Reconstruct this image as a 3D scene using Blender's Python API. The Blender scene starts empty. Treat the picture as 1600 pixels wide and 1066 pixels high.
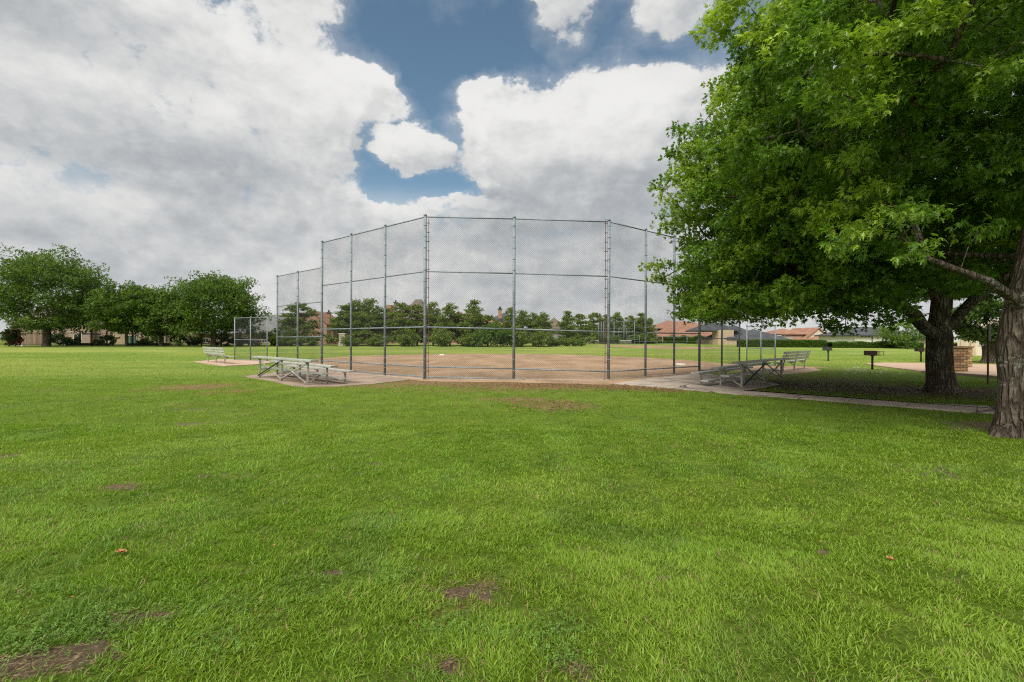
import bpy, math, random
import numpy as np
from mathutils import Vector, Matrix
R = math.radians
S = bpy.context.scene
COL = S.collection
rng = np.random.default_rng(7)
random.seed(7)

# ------------------------------------------------------------------ camera
F = 711.0                                  # focal length in pixels of a 1600 px wide frame (16 mm)
CAM_H = 1.5
cam_d = bpy.data.cameras.new('camera'); cam = bpy.data.objects.new('camera', cam_d); COL.objects.link(cam)
cam_d.sensor_width = 36.0; cam_d.lens = 36.0 * F / 1600; cam_d.clip_start = 0.05; cam_d.clip_end = 3000
CAM_M = Matrix.Rotation(R(90 - 0.12), 4, 'X') @ Matrix.Rotation(R(0.2), 4, 'Z')
CAM_M.translation = (0, 0, CAM_H)
cam.matrix_world = CAM_M
S.camera = cam
S.render.resolution_x, S.render.resolution_y = 1024, 682

# ------------------------------------------------------------------ light and exposure
SUN_EL, SUN_AZ = 52.0, 208.0               # azimuth clockwise from +Y (the view direction)
SUN_DIR = Vector((math.sin(R(SUN_AZ)) * math.cos(R(SUN_EL)), math.cos(R(SUN_AZ)) * math.cos(R(SUN_EL)), math.sin(R(SUN_EL))))
sd = bpy.data.lights.new('sun', 'SUN'); sd.energy = 3.1; sd.angle = R(45); sd.color = (1.0, 0.95, 0.86)
so = bpy.data.objects.new('sun', sd); COL.objects.link(so)
so.rotation_euler = SUN_DIR.to_track_quat('Z', 'Y').to_euler(); so.location = (0, 0, 60)
S.view_settings.view_transform = 'Standard'; S.view_settings.look = 'None'
S.view_settings.exposure = 0.72; S.view_settings.gamma = 1.0; S.view_settings.use_curve_mapping = False
S.render.engine = 'CYCLES'
S.cycles.max_bounces = 8; S.cycles.diffuse_bounces = 6; S.cycles.glossy_bounces = 2
S.cycles.transmission_bounces = 4; S.cycles.transparent_max_bounces = 4
S.cycles.use_denoising = False
S.cycles.pixel_filter_type = 'BLACKMAN_HARRIS'; S.cycles.filter_width = 1.15
S.cycles.sample_clamp_indirect = 6


def ray(px, py):
    v = Vector(((px - 800) / F, -(py - 533) / F, -1.0))
    return (CAM_M.to_3x3() @ v)


def smooth(a, b, x):
    t = np.clip((x - a) / (b - a), 0, 1)
    return t * t * (3 - 2 * t)


def gz(y):                                 # the field rises gently away from the camera
    return 0.75 * smooth(25.0, 110.0, np.asarray(y, float))


def G(px, py):
    """ground point seen at a photo pixel"""
    d = ray(px, py); z = 0.0
    for _ in range(40):
        t = (z - CAM_H) / d.z
        z = float(gz(d.y * t))
    return Vector((d.x * t, d.y * t, z))


def P(px, py, Y):
    d = ray(px, py); t = Y / d.y
    return Vector((d.x * t, Y, CAM_H + d.z * t))


# ------------------------------------------------------------------ world: blue sky with a cloud deck
W = bpy.data.worlds.new('World'); S.world = W; W.use_nodes = True


class NT:
    def __init__(s, t): s.t = t
    def n(s, kind, **k):
        o = s.t.nodes.new(kind)
        for a, b in k.items(): setattr(o, a, b)
        return o
    def put(s, sock, v):
        if isinstance(v, bpy.types.NodeSocket): s.t.links.new(v, sock)
        elif v is not None: sock.default_value = v
    def m(s, op, a, b=None, c=None, clamp=False):
        o = s.n('ShaderNodeMath', operation=op, use_clamp=clamp)
        for i, v in enumerate((a, b, c)):
            if v is not None: s.put(o.inputs[i], v)
        return o.outputs[0]
    def vm(s, op, a, b=None, scale=None):
        o = s.n('ShaderNodeVectorMath', operation=op)
        s.put(o.inputs[0], a)
        if b is not None: s.put(o.inputs[1], b)
        if scale is not None: s.put(o.inputs[3], scale)
        return o.outputs['Value'] if op in ('DOT_PRODUCT', 'LENGTH') else o.outputs[0]
    def noise(s, vec, scale, detail=6, rough=0.55, dist=0.0, dim='3D'):
        o = s.n('ShaderNodeTexNoise', noise_dimensions=dim)
        s.put(o.inputs['Vector'], vec); o.inputs['Scale'].default_value = scale
        o.inputs['Detail'].default_value = detail; o.inputs['Roughness'].default_value = rough
        o.inputs['Distortion'].default_value = dist
        return o.outputs[0]
    def ramp(s, v, lo, hi, a=0.0, b=1.0, kind='SMOOTHSTEP'):
        o = s.n('ShaderNodeMapRange', interpolation_type=kind)
        s.put(o.inputs[0], v); o.inputs[1].default_value = lo; o.inputs[2].default_value = hi
        s.put(o.inputs[3], a); s.put(o.inputs[4], b)
        return o.outputs[0]
    def mix(s, f, a, b, mode='MIX'):
        o = s.n('ShaderNodeMix', data_type='RGBA', blend_type=mode)
        s.put(o.inputs[0], f)
        for i, v in ((6, a), (7, b)):
            if isinstance(v, tuple) and len(v) == 3: v = (*v, 1)
            s.put(o.inputs[i], v)
        return o.outputs[2]


def blob_sum(nt, vec, blobs):
    acc = None
    for px, py, rx, ry, w in blobs:
        d = ray(px, py); ln = d.length; c = d.normalized()
        r = c.cross(Vector((0, 0, 1))).normalized(); u = r.cross(c)
        a, b = rx / F / ln, ry / F / ln
        p = nt.vm('DOT_PRODUCT', vec, tuple(r / a)); q = nt.vm('DOT_PRODUCT', vec, tuple(u / b))
        qq = nt.m('MULTIPLY_ADD', q, q, nt.m('MULTIPLY', p, p))
        f = nt.m('SUBTRACT', 1.0, qq, clamp=True)
        acc = nt.m('MULTIPLY_ADD', f, w, 0.0 if acc is None else acc)
    return acc


g = bpy.data.node_groups.new('cloud_cover', 'ShaderNodeTree')
g.interface.new_socket('Vector', in_out='INPUT', socket_type='NodeSocketVector')
g.interface.new_socket('Value', in_out='OUTPUT', socket_type='NodeSocketFloat')
nt = NT(g); gi = nt.n('NodeGroupInput'); go = nt.n('NodeGroupOutput')
vec = gi.outputs[0]
flat = nt.vm('MULTIPLY', vec, (1.0, 1.0, 1.5))
wob = nt.n('ShaderNodeTexNoise'); nt.put(wob.inputs['Vector'], flat); wob.inputs['Scale'].default_value = 4.0; wob.inputs['Detail'].default_value = 9; wob.inputs['Roughness'].default_value = 0.62
wv = nt.vm('SCALE', nt.vm('SUBTRACT', wob.outputs['Color'], (0.5, 0.5, 0.5)), scale=0.2)
vw = nt.vm('ADD', vec, wv)
GAPS = [(745, 30, 225, 125, -1.7), (650, 60, 175, 80, -1.1), (688, 180, 72, 128, -2.1), (610, 280, 100, 44, -1.15), (690, 292, 110, 22, -1.3), (608, 225, 36, 90, -1.5),
        (960, 65, 320, 80, -1.15), (1130, 70, 160, 90, -0.8), (560, 50, 110, 50, -0.7), (300, -40, 180, 70, -0.7),
        (652, 236, 56, 40, 2.2), (885, 228, 228, 126, 1.5), (1010, 215, 160, 95, 0.8), (785, 160, 90, 50, 0.7), (880, 30, 60, 68, 1.9), (1045, 12, 85, 64, 1.2), (1120, 60, 60, 60, 0.6),
        (590, 95, 64, 46, 0.9), (570, 165, 115, 75, 1.0), (480, 15, 110, 45, 0.6), (690, 18, 38, 28, 0.8)]
cover = blob_sum(nt, vw, GAPS)
fb = nt.noise(flat, 7.0, 9, 0.66, 0.1)


def puff(sc):
    o = nt.n('ShaderNodeTexVoronoi', feature='F1'); nt.put(o.inputs['Vector'], vw); o.inputs['Scale'].default_value = sc
    return nt.m('SUBTRACT', 0.42, o.outputs['Distance'])


pf = nt.m('MULTIPLY_ADD', puff(9.0), 0.55, nt.m('MULTIPLY_ADD', puff(21.0), 0.34, nt.m('MULTIPLY', puff(48.0), 0.18)))
base = nt.m('MULTIPLY_ADD', nt.m('SUBTRACT', fb, 0.5), 3.5, 0.92)
base = nt.m('ADD', base, pf)
nt.put(go.inputs[0], nt.m('ADD', base, cover))
CLOUD_G = g

nt = NT(W.node_tree); W.node_tree.nodes.clear()
geo = nt.n('ShaderNodeTexCoord'); D = geo.outputs['Generated']
D = nt.vm('NORMALIZE', D)


def cov(v):
    o = nt.n('ShaderNodeGroup'); o.node_tree = CLOUD_G; nt.put(o.inputs[0], v); return o.outputs[0]


c0 = cov(D)
c1 = cov(nt.vm('ADD', D, (-0.012, 0.0, 0.024)))
alpha = nt.m('ADD', nt.m('MULTIPLY', nt.ramp(c0, 0.0, 0.5), 0.68), nt.m('MULTIPLY', nt.ramp(c0, -1.4, 0.9), 0.32))
rim = nt.m('SUBTRACT', c0, c1)
flat = nt.vm('MULTIPLY', D, (1.0, 1.0, 1.9))
big = nt.noise(flat, 2.6, 4, 0.5, 0.6)
mid = nt.noise(flat, 9.0, 7, 0.58, 0.4)
SH = [(860, 165, 230, 90, 0.20), (1010, 200, 150, 90, 0.10), (470, 110, 280, 140, 0.16), (600, 150, 90, 80, 0.10), (90, 140, 280, 80, 0.12), (650, 235, 80, 50, 0.14),
      (100, 30, 260, 60, -0.13), (140, 205, 400, 60, -0.17), (330, 260, 300, 60, -0.09), (930, 325, 330, 80, -0.22), (880, 440, 380, 80, -0.06),
      (420, 350, 320, 60, -0.10), (200, 400, 320, 50, -0.06), (620, 320, 130, 50, 0.10), (90, 300, 200, 45, 0.10), (560, 300, 200, 50, 0.06)]
shade = blob_sum(nt, nt.vm('ADD', D, nt.vm('SCALE', nt.vm('SUBTRACT', nt.n('ShaderNodeTexNoise').outputs['Color'], (0.5, 0.5, 0.5)), scale=0.0)), SH)
lum = nt.m('MULTIPLY_ADD', nt.m('SUBTRACT', big, 0.5), 0.6, 0.65)
lum = nt.m('MULTIPLY_ADD', nt.m('SUBTRACT', mid, 0.5), 0.42, lum)
lum = nt.m('ADD', lum, shade)
rimc = nt.m('MINIMUM', nt.m('MAXIMUM', rim, -0.8), 0.8)
lum = nt.m('MULTIPLY_ADD', rimc, 0.24, lum)
thin = nt.ramp(c0, 0.1, 0.9, 0.06, 0.0)                          # light leaks through thin edges
lum = nt.m('ADD', lum, thin)
lum = nt.ramp(lum, 0.10, 1.14, 0.42, 0.93)
ccol = nt.mix(nt.ramp(lum, 0.3, 0.9), (0.93, 1.0, 1.07), (1.0, 0.995, 0.975))
lumc = nt.n('ShaderNodeCombineXYZ')
for i in range(3): nt.put(lumc.inputs[i], nt.m('MULTIPLY', lum, 5.6))
ccol = nt.mix(1.0, ccol, lumc.outputs[0], 'MULTIPLY')
sky = nt.n('ShaderNodeTexSky', sky_type='NISHITA', sun_disc=False, sun_elevation=R(SUN_EL), sun_rotation=R(SUN_AZ))
sky.air_density = 1.0; sky.dust_density = 0.6; sky.ozone_density = 2.0
skyc = nt.mix(1.0, sky.outputs[0], (0.74, 0.80, 0.70), 'MULTIPLY')
zed = nt.n('ShaderNodeSeparateXYZ'); nt.put(zed.inputs[0], D)
fill = nt.m('MAXIMUM', alpha, nt.ramp(zed.outputs[2], 0.33, 0.20, 0.0, 0.97))
fin = nt.mix(fill, skyc, ccol)
bg = nt.n('ShaderNodeBackground'); nt.put(bg.inputs[0], fin); bg.inputs[1].default_value = 0.1
wo = nt.n('ShaderNodeOutputWorld'); nt.t.links.new(bg.outputs[0], wo.inputs[0])
W.cycles.sampling_method = 'MANUAL'; W.cycles.sample_map_resolution = 512

# ------------------------------------------------------------------ helpers: materials
MATS = {}


def new_mat(name):
    m = bpy.data.materials.new(name); m.use_nodes = True
    n = NT(m.node_tree); b = m.node_tree.nodes['Principled BSDF']; MATS[name] = m
    return m, n, b


def mat(name, c1, c2=None, scale=4.0, rough=0.8, metal=0.0, bump=0.0, bscale=30.0, detail=6, stretch=None, lo=0.35, hi=0.65, spec=0.3, extra=None):
    """two-tone procedural surface with grain"""
    m, n, b = new_mat(name)
    tc = n.n('ShaderNodeTexCoord'); v = tc.outputs['Object']
    if stretch: v = n.vm('MULTIPLY', v, stretch)
    c2 = c2 or tuple(x * 0.8 for x in c1)
    f = n.ramp(n.noise(v, scale, detail, 0.6), lo, hi)
    col = n.mix(f, c1, c2)
    f2 = n.noise(v, scale * 9, 3, 0.6)
    col = n.mix(1.0, col, n.mix(f2, (0.82, 0.82, 0.82), (1.15, 1.15, 1.15)), 'MULTIPLY')
    if extra: col = extra(n, v, col)
    n.put(b.inputs['Base Color'], col)
    b.inputs['Roughness'].default_value = rough; b.inputs['Metallic'].default_value = metal
    b.inputs['Specular IOR Level'].default_value = spec
    if bump:
        bp = n.n('ShaderNodeBump'); bp.inputs['Distance'].default_value = bump
        n.put(bp.inputs['Height'], n.noise(v, bscale, 5, 0.6)); n.put(b.inputs['Normal'], bp.outputs[0])
    return m


def mat_leaf(name, tint=(1, 1, 1), trans=0.35, rough=0.5, spec=0.3):
    """foliage and grass: each leaf's own colour comes from the attribute 'tone'"""
    m, n, b = new_mat(name)
    at = n.n('ShaderNodeAttribute', attribute_name='tone')
    col = n.mix(1.0, at.outputs['Color'], tint, 'MULTIPLY')
    n.put(b.inputs['Base Color'], col); b.inputs['Roughness'].default_value = rough
    b.inputs['Specular IOR Level'].default_value = spec
    tr = n.n('ShaderNodeBsdfTranslucent'); n.put(tr.inputs[0], n.mix(1.0, col, (1.15, 1.2, 0.6), 'MULTIPLY'))
    mx = n.n('ShaderNodeMixShader'); mx.inputs[0].default_value = trans
    n.t.links.new(b.outputs[0], mx.inputs[1]); n.t.links.new(tr.outputs[0], mx.inputs[2])
    n.t.links.new(mx.outputs[0], n.t.nodes['Material Output'].inputs[0])
    return m


# ------------------------------------------------------------------ helpers: meshes and objects
def mesh_np(name, V, Fc, material, parent=None, tone=None, smooth_=False):
    """V (n,3), Fc (m,k) faces all with k corners"""
    me = bpy.data.meshes.new(name)
    V = np.asarray(V, np.float32); Fc = np.asarray(Fc, np.int32)
    me.vertices.add(len(V)); me.vertices.foreach_set('co', V.ravel())
    m, k = Fc.shape
    me.loops.add(m * k); me.loops.foreach_set('vertex_index', Fc.ravel())
    me.polygons.add(m); me.polygons.foreach_set('loop_start', np.arange(0, m * k, k, dtype=np.int32))
    if smooth_: me.polygons.foreach_set('use_smooth', np.ones(m, bool))
    if tone is not None:
        a = me.attributes.new('tone', 'FLOAT_COLOR', 'POINT')
        t = np.ones((len(V), 4), np.float32); t[:, :3] = tone; a.data.foreach_set('color', t.ravel())
    me.materials.append(material); me.update(calc_edges=True)
    o = bpy.data.objects.new(name, me); COL.objects.link(o)
    if parent: o.parent = parent
    return o


class MB:
    """collects shapes of one part and links them as one mesh"""
    def __init__(s): s.v = []; s.f = []; s.sm = []
    def add(s, vs, fs, smooth_=False):
        o = len(s.v); s.v += [tuple(v) for v in vs]; s.f += [[i + o for i in f] for f in fs]; s.sm += [smooth_] * len(fs)
        return s
    def box(s, x0, x1, y0, y1, z0, z1, M=None):
        vs = [Vector((x, y, z)) for z in (z0, z1) for x, y in ((x0, y0), (x1, y0), (x1, y1), (x0, y1))]
        if M: vs = [M @ v for v in vs]
        return s.add(vs, [[3, 2, 1, 0], [4, 5, 6, 7], [0, 1, 5, 4], [1, 2, 6, 5], [2, 3, 7, 6], [3, 0, 4, 7]])
    def beam(s, a, b, w, h, up=(0, 0, 1)):
        a, b = Vector(a), Vector(b); d = (b - a).normalized(); up = Vector(up)
        x = d.cross(up)
        if x.length < 1e-4: x = d.cross(Vector((0, 1, 0)))
        x.normalize(); y = x.cross(d)
        vs = [p + x * sx * w / 2 + y * sy * h / 2 for p in (a, b) for sx, sy in ((-1, -1), (1, -1), (1, 1), (-1, 1))]
        return s.add(vs, [[3, 2, 1, 0], [4, 5, 6, 7], [0, 1, 5, 4], [1, 2, 6, 5], [2, 3, 7, 6], [3, 0, 4, 7]])
    def tube(s, pts, rad, n=8, cap=True, smooth_=True):
        pts = [Vector(p) for p in pts]
        if not hasattr(rad, '__len__'): rad = [rad] * len(pts)
        o = []; ref = None
        for i, p in enumerate(pts):
            d = (pts[min(i + 1, len(pts) - 1)] - pts[max(i - 1, 0)]).normalized()
            if ref is None:
                ref = Vector((1, 0, 0)) if abs(d.x) < 0.8 else Vector((0, 1, 0))
            x = (ref - d * ref.dot(d)).normalized(); y = d.cross(x); ref = x
            o += [p + (x * math.cos(2 * math.pi * k / n) + y * math.sin(2 * math.pi * k / n)) * rad[i] for k in range(n)]
        fs = [[i * n + k, i * n + (k + 1) % n, (i + 1) * n + (k + 1) % n, (i + 1) * n + k] for i in range(len(pts) - 1) for k in range(n)]
        s.add(o, fs, smooth_)
        if cap:
            L = (len(pts) - 1) * n; q = len(s.v) - len(o)
            s.f += [[q + k for k in range(n)][::-1], [q + L + k for k in range(n)]]; s.sm += [False, False]
        return s
    def poly(s, pts, z0, z1):
        n = len(pts)
        a = sum(pts[i][0] * pts[(i + 1) % n][1] - pts[(i + 1) % n][0] * pts[i][1] for i in range(n))
        if a < 0: pts = pts[::-1]
        vs = [(p[0], p[1], z0) for p in pts] + [(p[0], p[1], z1) for p in pts]
        return s.add(vs, [list(range(n))[::-1], list(range(n, 2 * n))] + [[i, (i + 1) % n, n + (i + 1) % n, n + i] for i in range(n)])
    def build(s, name, material, parent=None):
        me = bpy.data.meshes.new(name); me.from_pydata(s.v, [], s.f)
        me.polygons.foreach_set('use_smooth', s.sm)
        me.materials.append(material); me.update()
        o = bpy.data.objects.new(name, me); COL.objects.link(o)
        if parent: o.parent = parent
        return o


def tag(o, label=None, cat=None, group=None, kind=None):
    if label: o['label'] = label
    if cat: o['category'] = cat
    if group: o['group'] = group
    if kind: o['kind'] = kind
    return o


def empty(name, loc=(0, 0, 0), rz=0.0):
    o = bpy.data.objects.new(name, None); COL.objects.link(o); o.location = loc; o.rotation_euler = (0, 0, rz)
    o.empty_display_size = 0.3
    return o


def copy_tree(o, parent=None):
    c = o.copy(); COL.objects.link(c)
    if parent: c.parent = parent
    for ch in list(o.children): copy_tree(ch, c)
    return c


# value noise in numpy, for soil patches and tufts
_perm = rng.random((256, 256))


def vnoise(x, y):
    xi, yi = np.floor(x).astype(int), np.floor(y).astype(int); fx, fy = x - xi, y - yi
    fx = fx * fx * (3 - 2 * fx); fy = fy * fy * (3 - 2 * fy)
    a = _perm[xi % 256, yi % 256]; b = _perm[(xi + 1) % 256, yi % 256]
    c = _perm[xi % 256, (yi + 1) % 256]; d = _perm[(xi + 1) % 256, (yi + 1) % 256]
    return (a * (1 - fx) + b * fx) * (1 - fy) + (c * (1 - fx) + d * fx) * fy


def fbm(x, y, o=4):
    t = 0; a = 0.5
    for i in range(o):
        t = t + a * vnoise(x * 2 ** i + 17.3 * i, y * 2 ** i + 5.1 * i); a *= 0.5
    return t / (1 - 0.5 ** o)


def inside(poly, x, y):
    r = np.zeros(x.shape, bool); n = len(poly)
    for i in range(n):
        x0, y0 = poly[i][:2]; x1, y1 = poly[(i + 1) % n][:2]
        if y0 == y1: continue
        c = ((y0 > y) != (y1 > y)) & (x < (x1 - x0) * (y - y0) / (y1 - y0) + x0)
        r ^= c
    return r


# ------------------------------------------------------------------ materials
M_GALV = mat('galvanised_steel', (0.22, 0.265, 0.29), (0.15, 0.185, 0.21), 6, 0.6, 0.15, 0.0, spec=0.5)
M_WIRE = mat('chain_link_wire', (0.07, 0.075, 0.075), (0.05, 0.055, 0.055), 3, 0.6, 0.0)
M_RUST = mat('rusty_steel', (0.20, 0.09, 0.05), (0.10, 0.06, 0.045), 8, 0.8, 0.2)
M_ALU = mat('weathered_aluminium', (0.54, 0.54, 0.50), (0.42, 0.42, 0.39), 2.5, 0.45, 0.3, spec=0.5)
M_ALUD = mat('painted_steel_frame', (0.42, 0.41, 0.36), (0.28, 0.26, 0.22), 5, 0.55, 0.25)
M_BLACK = mat('black_iron', (0.022, 0.024, 0.027), (0.012, 0.012, 0.014), 4, 0.5, 0.3)
def conc_x(n, v, col):
    s = n.ramp(n.noise(v, 0.9, 7, 0.7), 0.5, 0.62); col = n.mix(n.m('MULTIPLY', s, 0.5), col, (0.20, 0.15, 0.12))
    vo = n.n('ShaderNodeTexVoronoi', feature='DISTANCE_TO_EDGE'); n.put(vo.inputs['Vector'], n.vm('ADD', v, n.vm('SCALE', n.n('ShaderNodeTexNoise').outputs['Color'], scale=0.4))); vo.inputs['Scale'].default_value = 0.33
    return n.mix(n.ramp(vo.outputs['Distance'], 0.012, 0.004), col, (0.10, 0.08, 0.065))


M_CONC = mat('concrete', (0.34, 0.255, 0.195), (0.26, 0.195, 0.15), 0.8, 0.9, 0, 0.004, 60, detail=8, extra=conc_x)
M_CONC2 = mat('shade_lifted_concrete', (0.44, 0.37, 0.31), (0.34, 0.285, 0.24), 0.9, 0.9, 0, 0.004, 60, detail=8, extra=conc_x)  # paler copy of the concrete, its colour raised to offset the oak shade
M_PATIO = mat('decomposed_granite', (0.47, 0.34, 0.25), (0.40, 0.28, 0.20), 0.7, 0.95, 0, 0.004, 90)
M_GRILL = mat('rusted_grill_steel', (0.055, 0.035, 0.026), (0.03, 0.024, 0.02), 9, 0.7, 0.4)
M_GRILLG = mat('weathered_grill_steel', (0.075, 0.085, 0.07), (0.045, 0.05, 0.043), 9, 0.7, 0.4)
M_WHITE = mat('white_rubber', (0.75, 0.73, 0.70), (0.6, 0.57, 0.53), 5, 0.7)
M_SIGNB = mat('blue_sign', (0.02, 0.10, 0.30), (0.02, 0.08, 0.24), 2, 0.5)
M_LAMP = mat('amber_lamp_glass', (0.75, 0.58, 0.26), (0.65, 0.48, 0.2), 2, 0.4)
M_DRY = mat('dry_brown_leaf', (0.34, 0.12, 0.05), (0.42, 0.20, 0.09), 20, 0.8)


def brick_mat(name, ca, cb, mortar, w=0.3, h=0.12, rough=0.9):
    m, n, b = new_mat(name)
    tc = n.n('ShaderNodeTexCoord'); sp = n.n('ShaderNodeSeparateXYZ'); n.put(sp.inputs[0], tc.outputs['Object'])
    cx = n.n('ShaderNodeCombineXYZ'); n.put(cx.inputs[0], n.m('ADD', sp.outputs[0], sp.outputs[1])); n.put(cx.inputs[1], sp.outputs[2])
    br = n.n('ShaderNodeTexBrick'); n.put(br.inputs['Vector'], cx.outputs[0])
    br.inputs['Color1'].default_value = (*ca, 1); br.inputs['Color2'].default_value = (*cb, 1); br.inputs['Mortar'].default_value = (*mortar, 1)
    br.inputs['Scale'].default_value = 1; br.inputs['Brick Width'].default_value = w; br.inputs['Row Height'].default_value = h
    br.inputs['Mortar Size'].default_value = 0.012; br.inputs['Bias'].default_value = -0.1
    col = n.mix(1.0, br.outputs[0], n.mix(n.noise(tc.outputs['Object'], 1.3, 5), (0.75, 0.75, 0.75), (1.2, 1.2, 1.2)), 'MULTIPLY')
    n.put(b.inputs['Base Color'], col); b.inputs['Roughness'].default_value = rough
    bp = n.n('ShaderNodeBump'); bp.inputs['Distance'].default_value = 0.02; n.put(bp.inputs['Height'], br.outputs['Fac']); bp.invert = True
    n.put(b.inputs['Normal'], bp.outputs[0])
    return m


M_STONE = brick_mat('ledge_stone', (0.40, 0.26, 0.12), (0.13, 0.075, 0.04), (0.10, 0.07, 0.045), 0.30, 0.13)
M_PSTONE = brick_mat('pale_stone_blocks', (0.50, 0.44, 0.33), (0.38, 0.33, 0.25), (0.30, 0.26, 0.2), 0.5, 0.3)
M_PBRICK = brick_mat('pinkish_brick', (0.42, 0.30, 0.24), (0.34, 0.23, 0.18), (0.4, 0.35, 0.3), 0.4, 0.14)
M_OBRICK = brick_mat('orange_brick', (0.40, 0.23, 0.15), (0.34, 0.19, 0.12), (0.4, 0.3, 0.22), 0.4, 0.14)
M_STUC = mat('tan_stucco', (0.52, 0.41, 0.28), (0.46, 0.36, 0.25), 1, 0.9)
M_OSTUC = mat('orange_stucco', (0.42, 0.26, 0.18), (0.37, 0.23, 0.16), 1, 0.9)
M_CREAM = mat('cream_stucco', (0.66, 0.60, 0.48), (0.60, 0.54, 0.43), 1, 0.9)
M_WALLW = mat('white_stucco', (0.70, 0.67, 0.60), (0.62, 0.60, 0.54), 1, 0.9)
M_WIN = mat('dark_window_glass', (0.03, 0.035, 0.04), (0.02, 0.022, 0.025), 1, 0.15, spec=0.6)
M_TRIM = mat('pale_window_frame', (0.62, 0.60, 0.54), (0.56, 0.54, 0.48), 1, 0.6)
M_SHUT = mat('green_shutter', (0.05, 0.13, 0.09), (0.04, 0.10, 0.07), 1, 0.6)


def roof_mat(name, c1, c2, row=0.34):
    def ex(n, v, col):
        w = n.n('ShaderNodeTexWave', wave_type='BANDS', bands_direction='Z'); n.put(w.inputs[0], v)
        w.inputs['Scale'].default_value = 1.0 / row / 2; w.inputs['Distortion'].default_value = 0.4
        return n.mix(1.0, col, n.mix(w.outputs['Fac'], (0.78, 0.78, 0.78), (1.08, 1.08, 1.08)), 'MULTIPLY')
    return mat(name, c1, c2, 0.9, 0.9, 0, 0.03, 5, extra=ex)


M_TILE = roof_mat('clay_tile_roof', (0.34, 0.185, 0.125), (0.27, 0.14, 0.095))
M_SLATE = roof_mat('slate_roof', (0.085, 0.09, 0.10), (0.055, 0.058, 0.066))
M_GROOF = roof_mat('grey_shingle_roof', (0.17, 0.17, 0.165), (0.13, 0.13, 0.127))
M_BROOF = roof_mat('brown_shingle_roof', (0.17, 0.135, 0.11), (0.125, 0.10, 0.08))
M_PROOF = roof_mat('pale_tile_roof', (0.48, 0.38, 0.31), (0.38, 0.30, 0.24))
M_BOARD = mat('cedar_boards', (0.40, 0.29, 0.20), (0.28, 0.20, 0.14), 1.2, 0.85, stretch=(6, 6, 0.3))


def bark_mat(name, c1, c2, lichen):
    m, n, b = new_mat(name)
    tc = n.n('ShaderNodeTexCoord'); v = tc.outputs['Object']
    vs = n.vm('MULTIPLY', v, (9.0, 9.0, 1.6))
    vo = n.n('ShaderNodeTexVoronoi', feature='DISTANCE_TO_EDGE'); 
    wob = n.n('ShaderNodeTexNoise'); n.put(wob.inputs[0], vs); wob.inputs['Scale'].default_value = 0.9; wob.inputs['Detail'].default_value = 5
    n.put(vo.inputs['Vector'], n.vm('ADD', vs, n.vm('SCALE', wob.outputs['Color'], scale=1.4))); vo.inputs['Scale'].default_value = 1.2
    crack = n.ramp(vo.outputs['Distance'], 0.0, 0.22)
    fine = n.noise(vs, 4.0, 8, 0.65)
    col = n.mix(n.m('MULTIPLY', crack, n.ramp(fine, 0.3, 0.7)), c2, c1)
    li = n.m('MULTIPLY', n.ramp(n.noise(v, 1.7, 3), 0.5, 0.62), n.ramp(n.noise(v, 22, 5, 0.7), 0.50, 0.60))
    col = n.mix(n.m('MULTIPLY', li, lichen), col, (0.40, 0.44, 0.36))
    n.put(b.inputs['Base Color'], col); b.inputs['Roughness'].default_value = 0.95
    b.inputs['Specular IOR Level'].default_value = 0.1
    h = n.m('ADD', n.m('MULTIPLY', crack, 0.7), n.m('MULTIPLY', fine, 0.6))
    bp = n.n('ShaderNodeBump'); bp.inputs['Distance'].default_value = 0.07; n.put(bp.inputs['Height'], h); n.put(b.inputs['Normal'], bp.outputs[0])
    return m


M_BARK = bark_mat('oak_bark', (0.25, 0.20, 0.15), (0.08, 0.064, 0.05), 0.8)
M_BARK2 = bark_mat('near_oak_bark', (0.25, 0.20, 0.165), (0.085, 0.065, 0.05), 0.9)
M_PBARK = bark_mat('pine_bark', (0.16, 0.12, 0.095), (0.07, 0.05, 0.04), 0.1)
M_LEAF = mat_leaf('oak_leaves', (1, 1, 1), 0.4, 0.4, 0.45)
M_NEEDLE = mat_leaf('pine_needles', (1, 1, 1), 0.22, 0.6, 0.2)
M_GRASS = mat_leaf('grass_blades', (1, 1, 1), 0.38, 0.5, 0.3)

# ------------------------------------------------------------------ the ground
SOIL = [  # photo px, py, rx, ry, strength, tilt: bare or thin spots in the lawn
    (55, 1034, 120, 22, 1.5, -18), (215, 964, 65, 7, 1.15, -14), (150, 985, 110, 20, 0.45, -14), (512, 893, 18, 5, 1.1, -5), (190, 762, 34, 5, 1.1, 0), (14, 712, 14, 3, 1.1, 0),
    (725, 925, 50, 12, 0.7, 0), (300, 640, 60, 4, 0.35, 0), (1455, 740, 25, 10, 0.45, 0), (640, 870, 30, 6, 0.45, 0), (700, 1042, 24, 10, 0.85, 0), (895, 1045, 30, 22, 0.55, 20), (520, 732, 12, 3, 0.6, 0), (578, 727, 14, 2, 0.6, 0), (345, 745, 50, 5, 0.4, 0),
    (290, 662, 26, 2.5, 0.7, 0), (345, 660, 14, 2, 0.6, 0), (1455, 735, 22, 20, 0.5, 30), (1370, 700, 60, 6, 0.25, 0), (1290, 865, 20, 6, 0.5, 0), (960, 800, 60, 5, 0.3, 0),
    (1030, 905, 30, 10, 0.4, 0), (1560, 668, 60, 9, 1.0, 0), (1500, 670, 20, 4, 0.8, 0), (1330, 905, 40, 8, 0.35, 0),
    (1450, 612, 160, 9, 1.0, 2), (1260, 603, 110, 9, 0.85, 3), (1320, 597, 60, 6, 0.6, 0), (1345, 636, 14, 2, 0.8, 0), (1580, 614, 60, 8, 1.3, 0), (1180, 612, 60, 2, 1.0, 8)]
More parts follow.
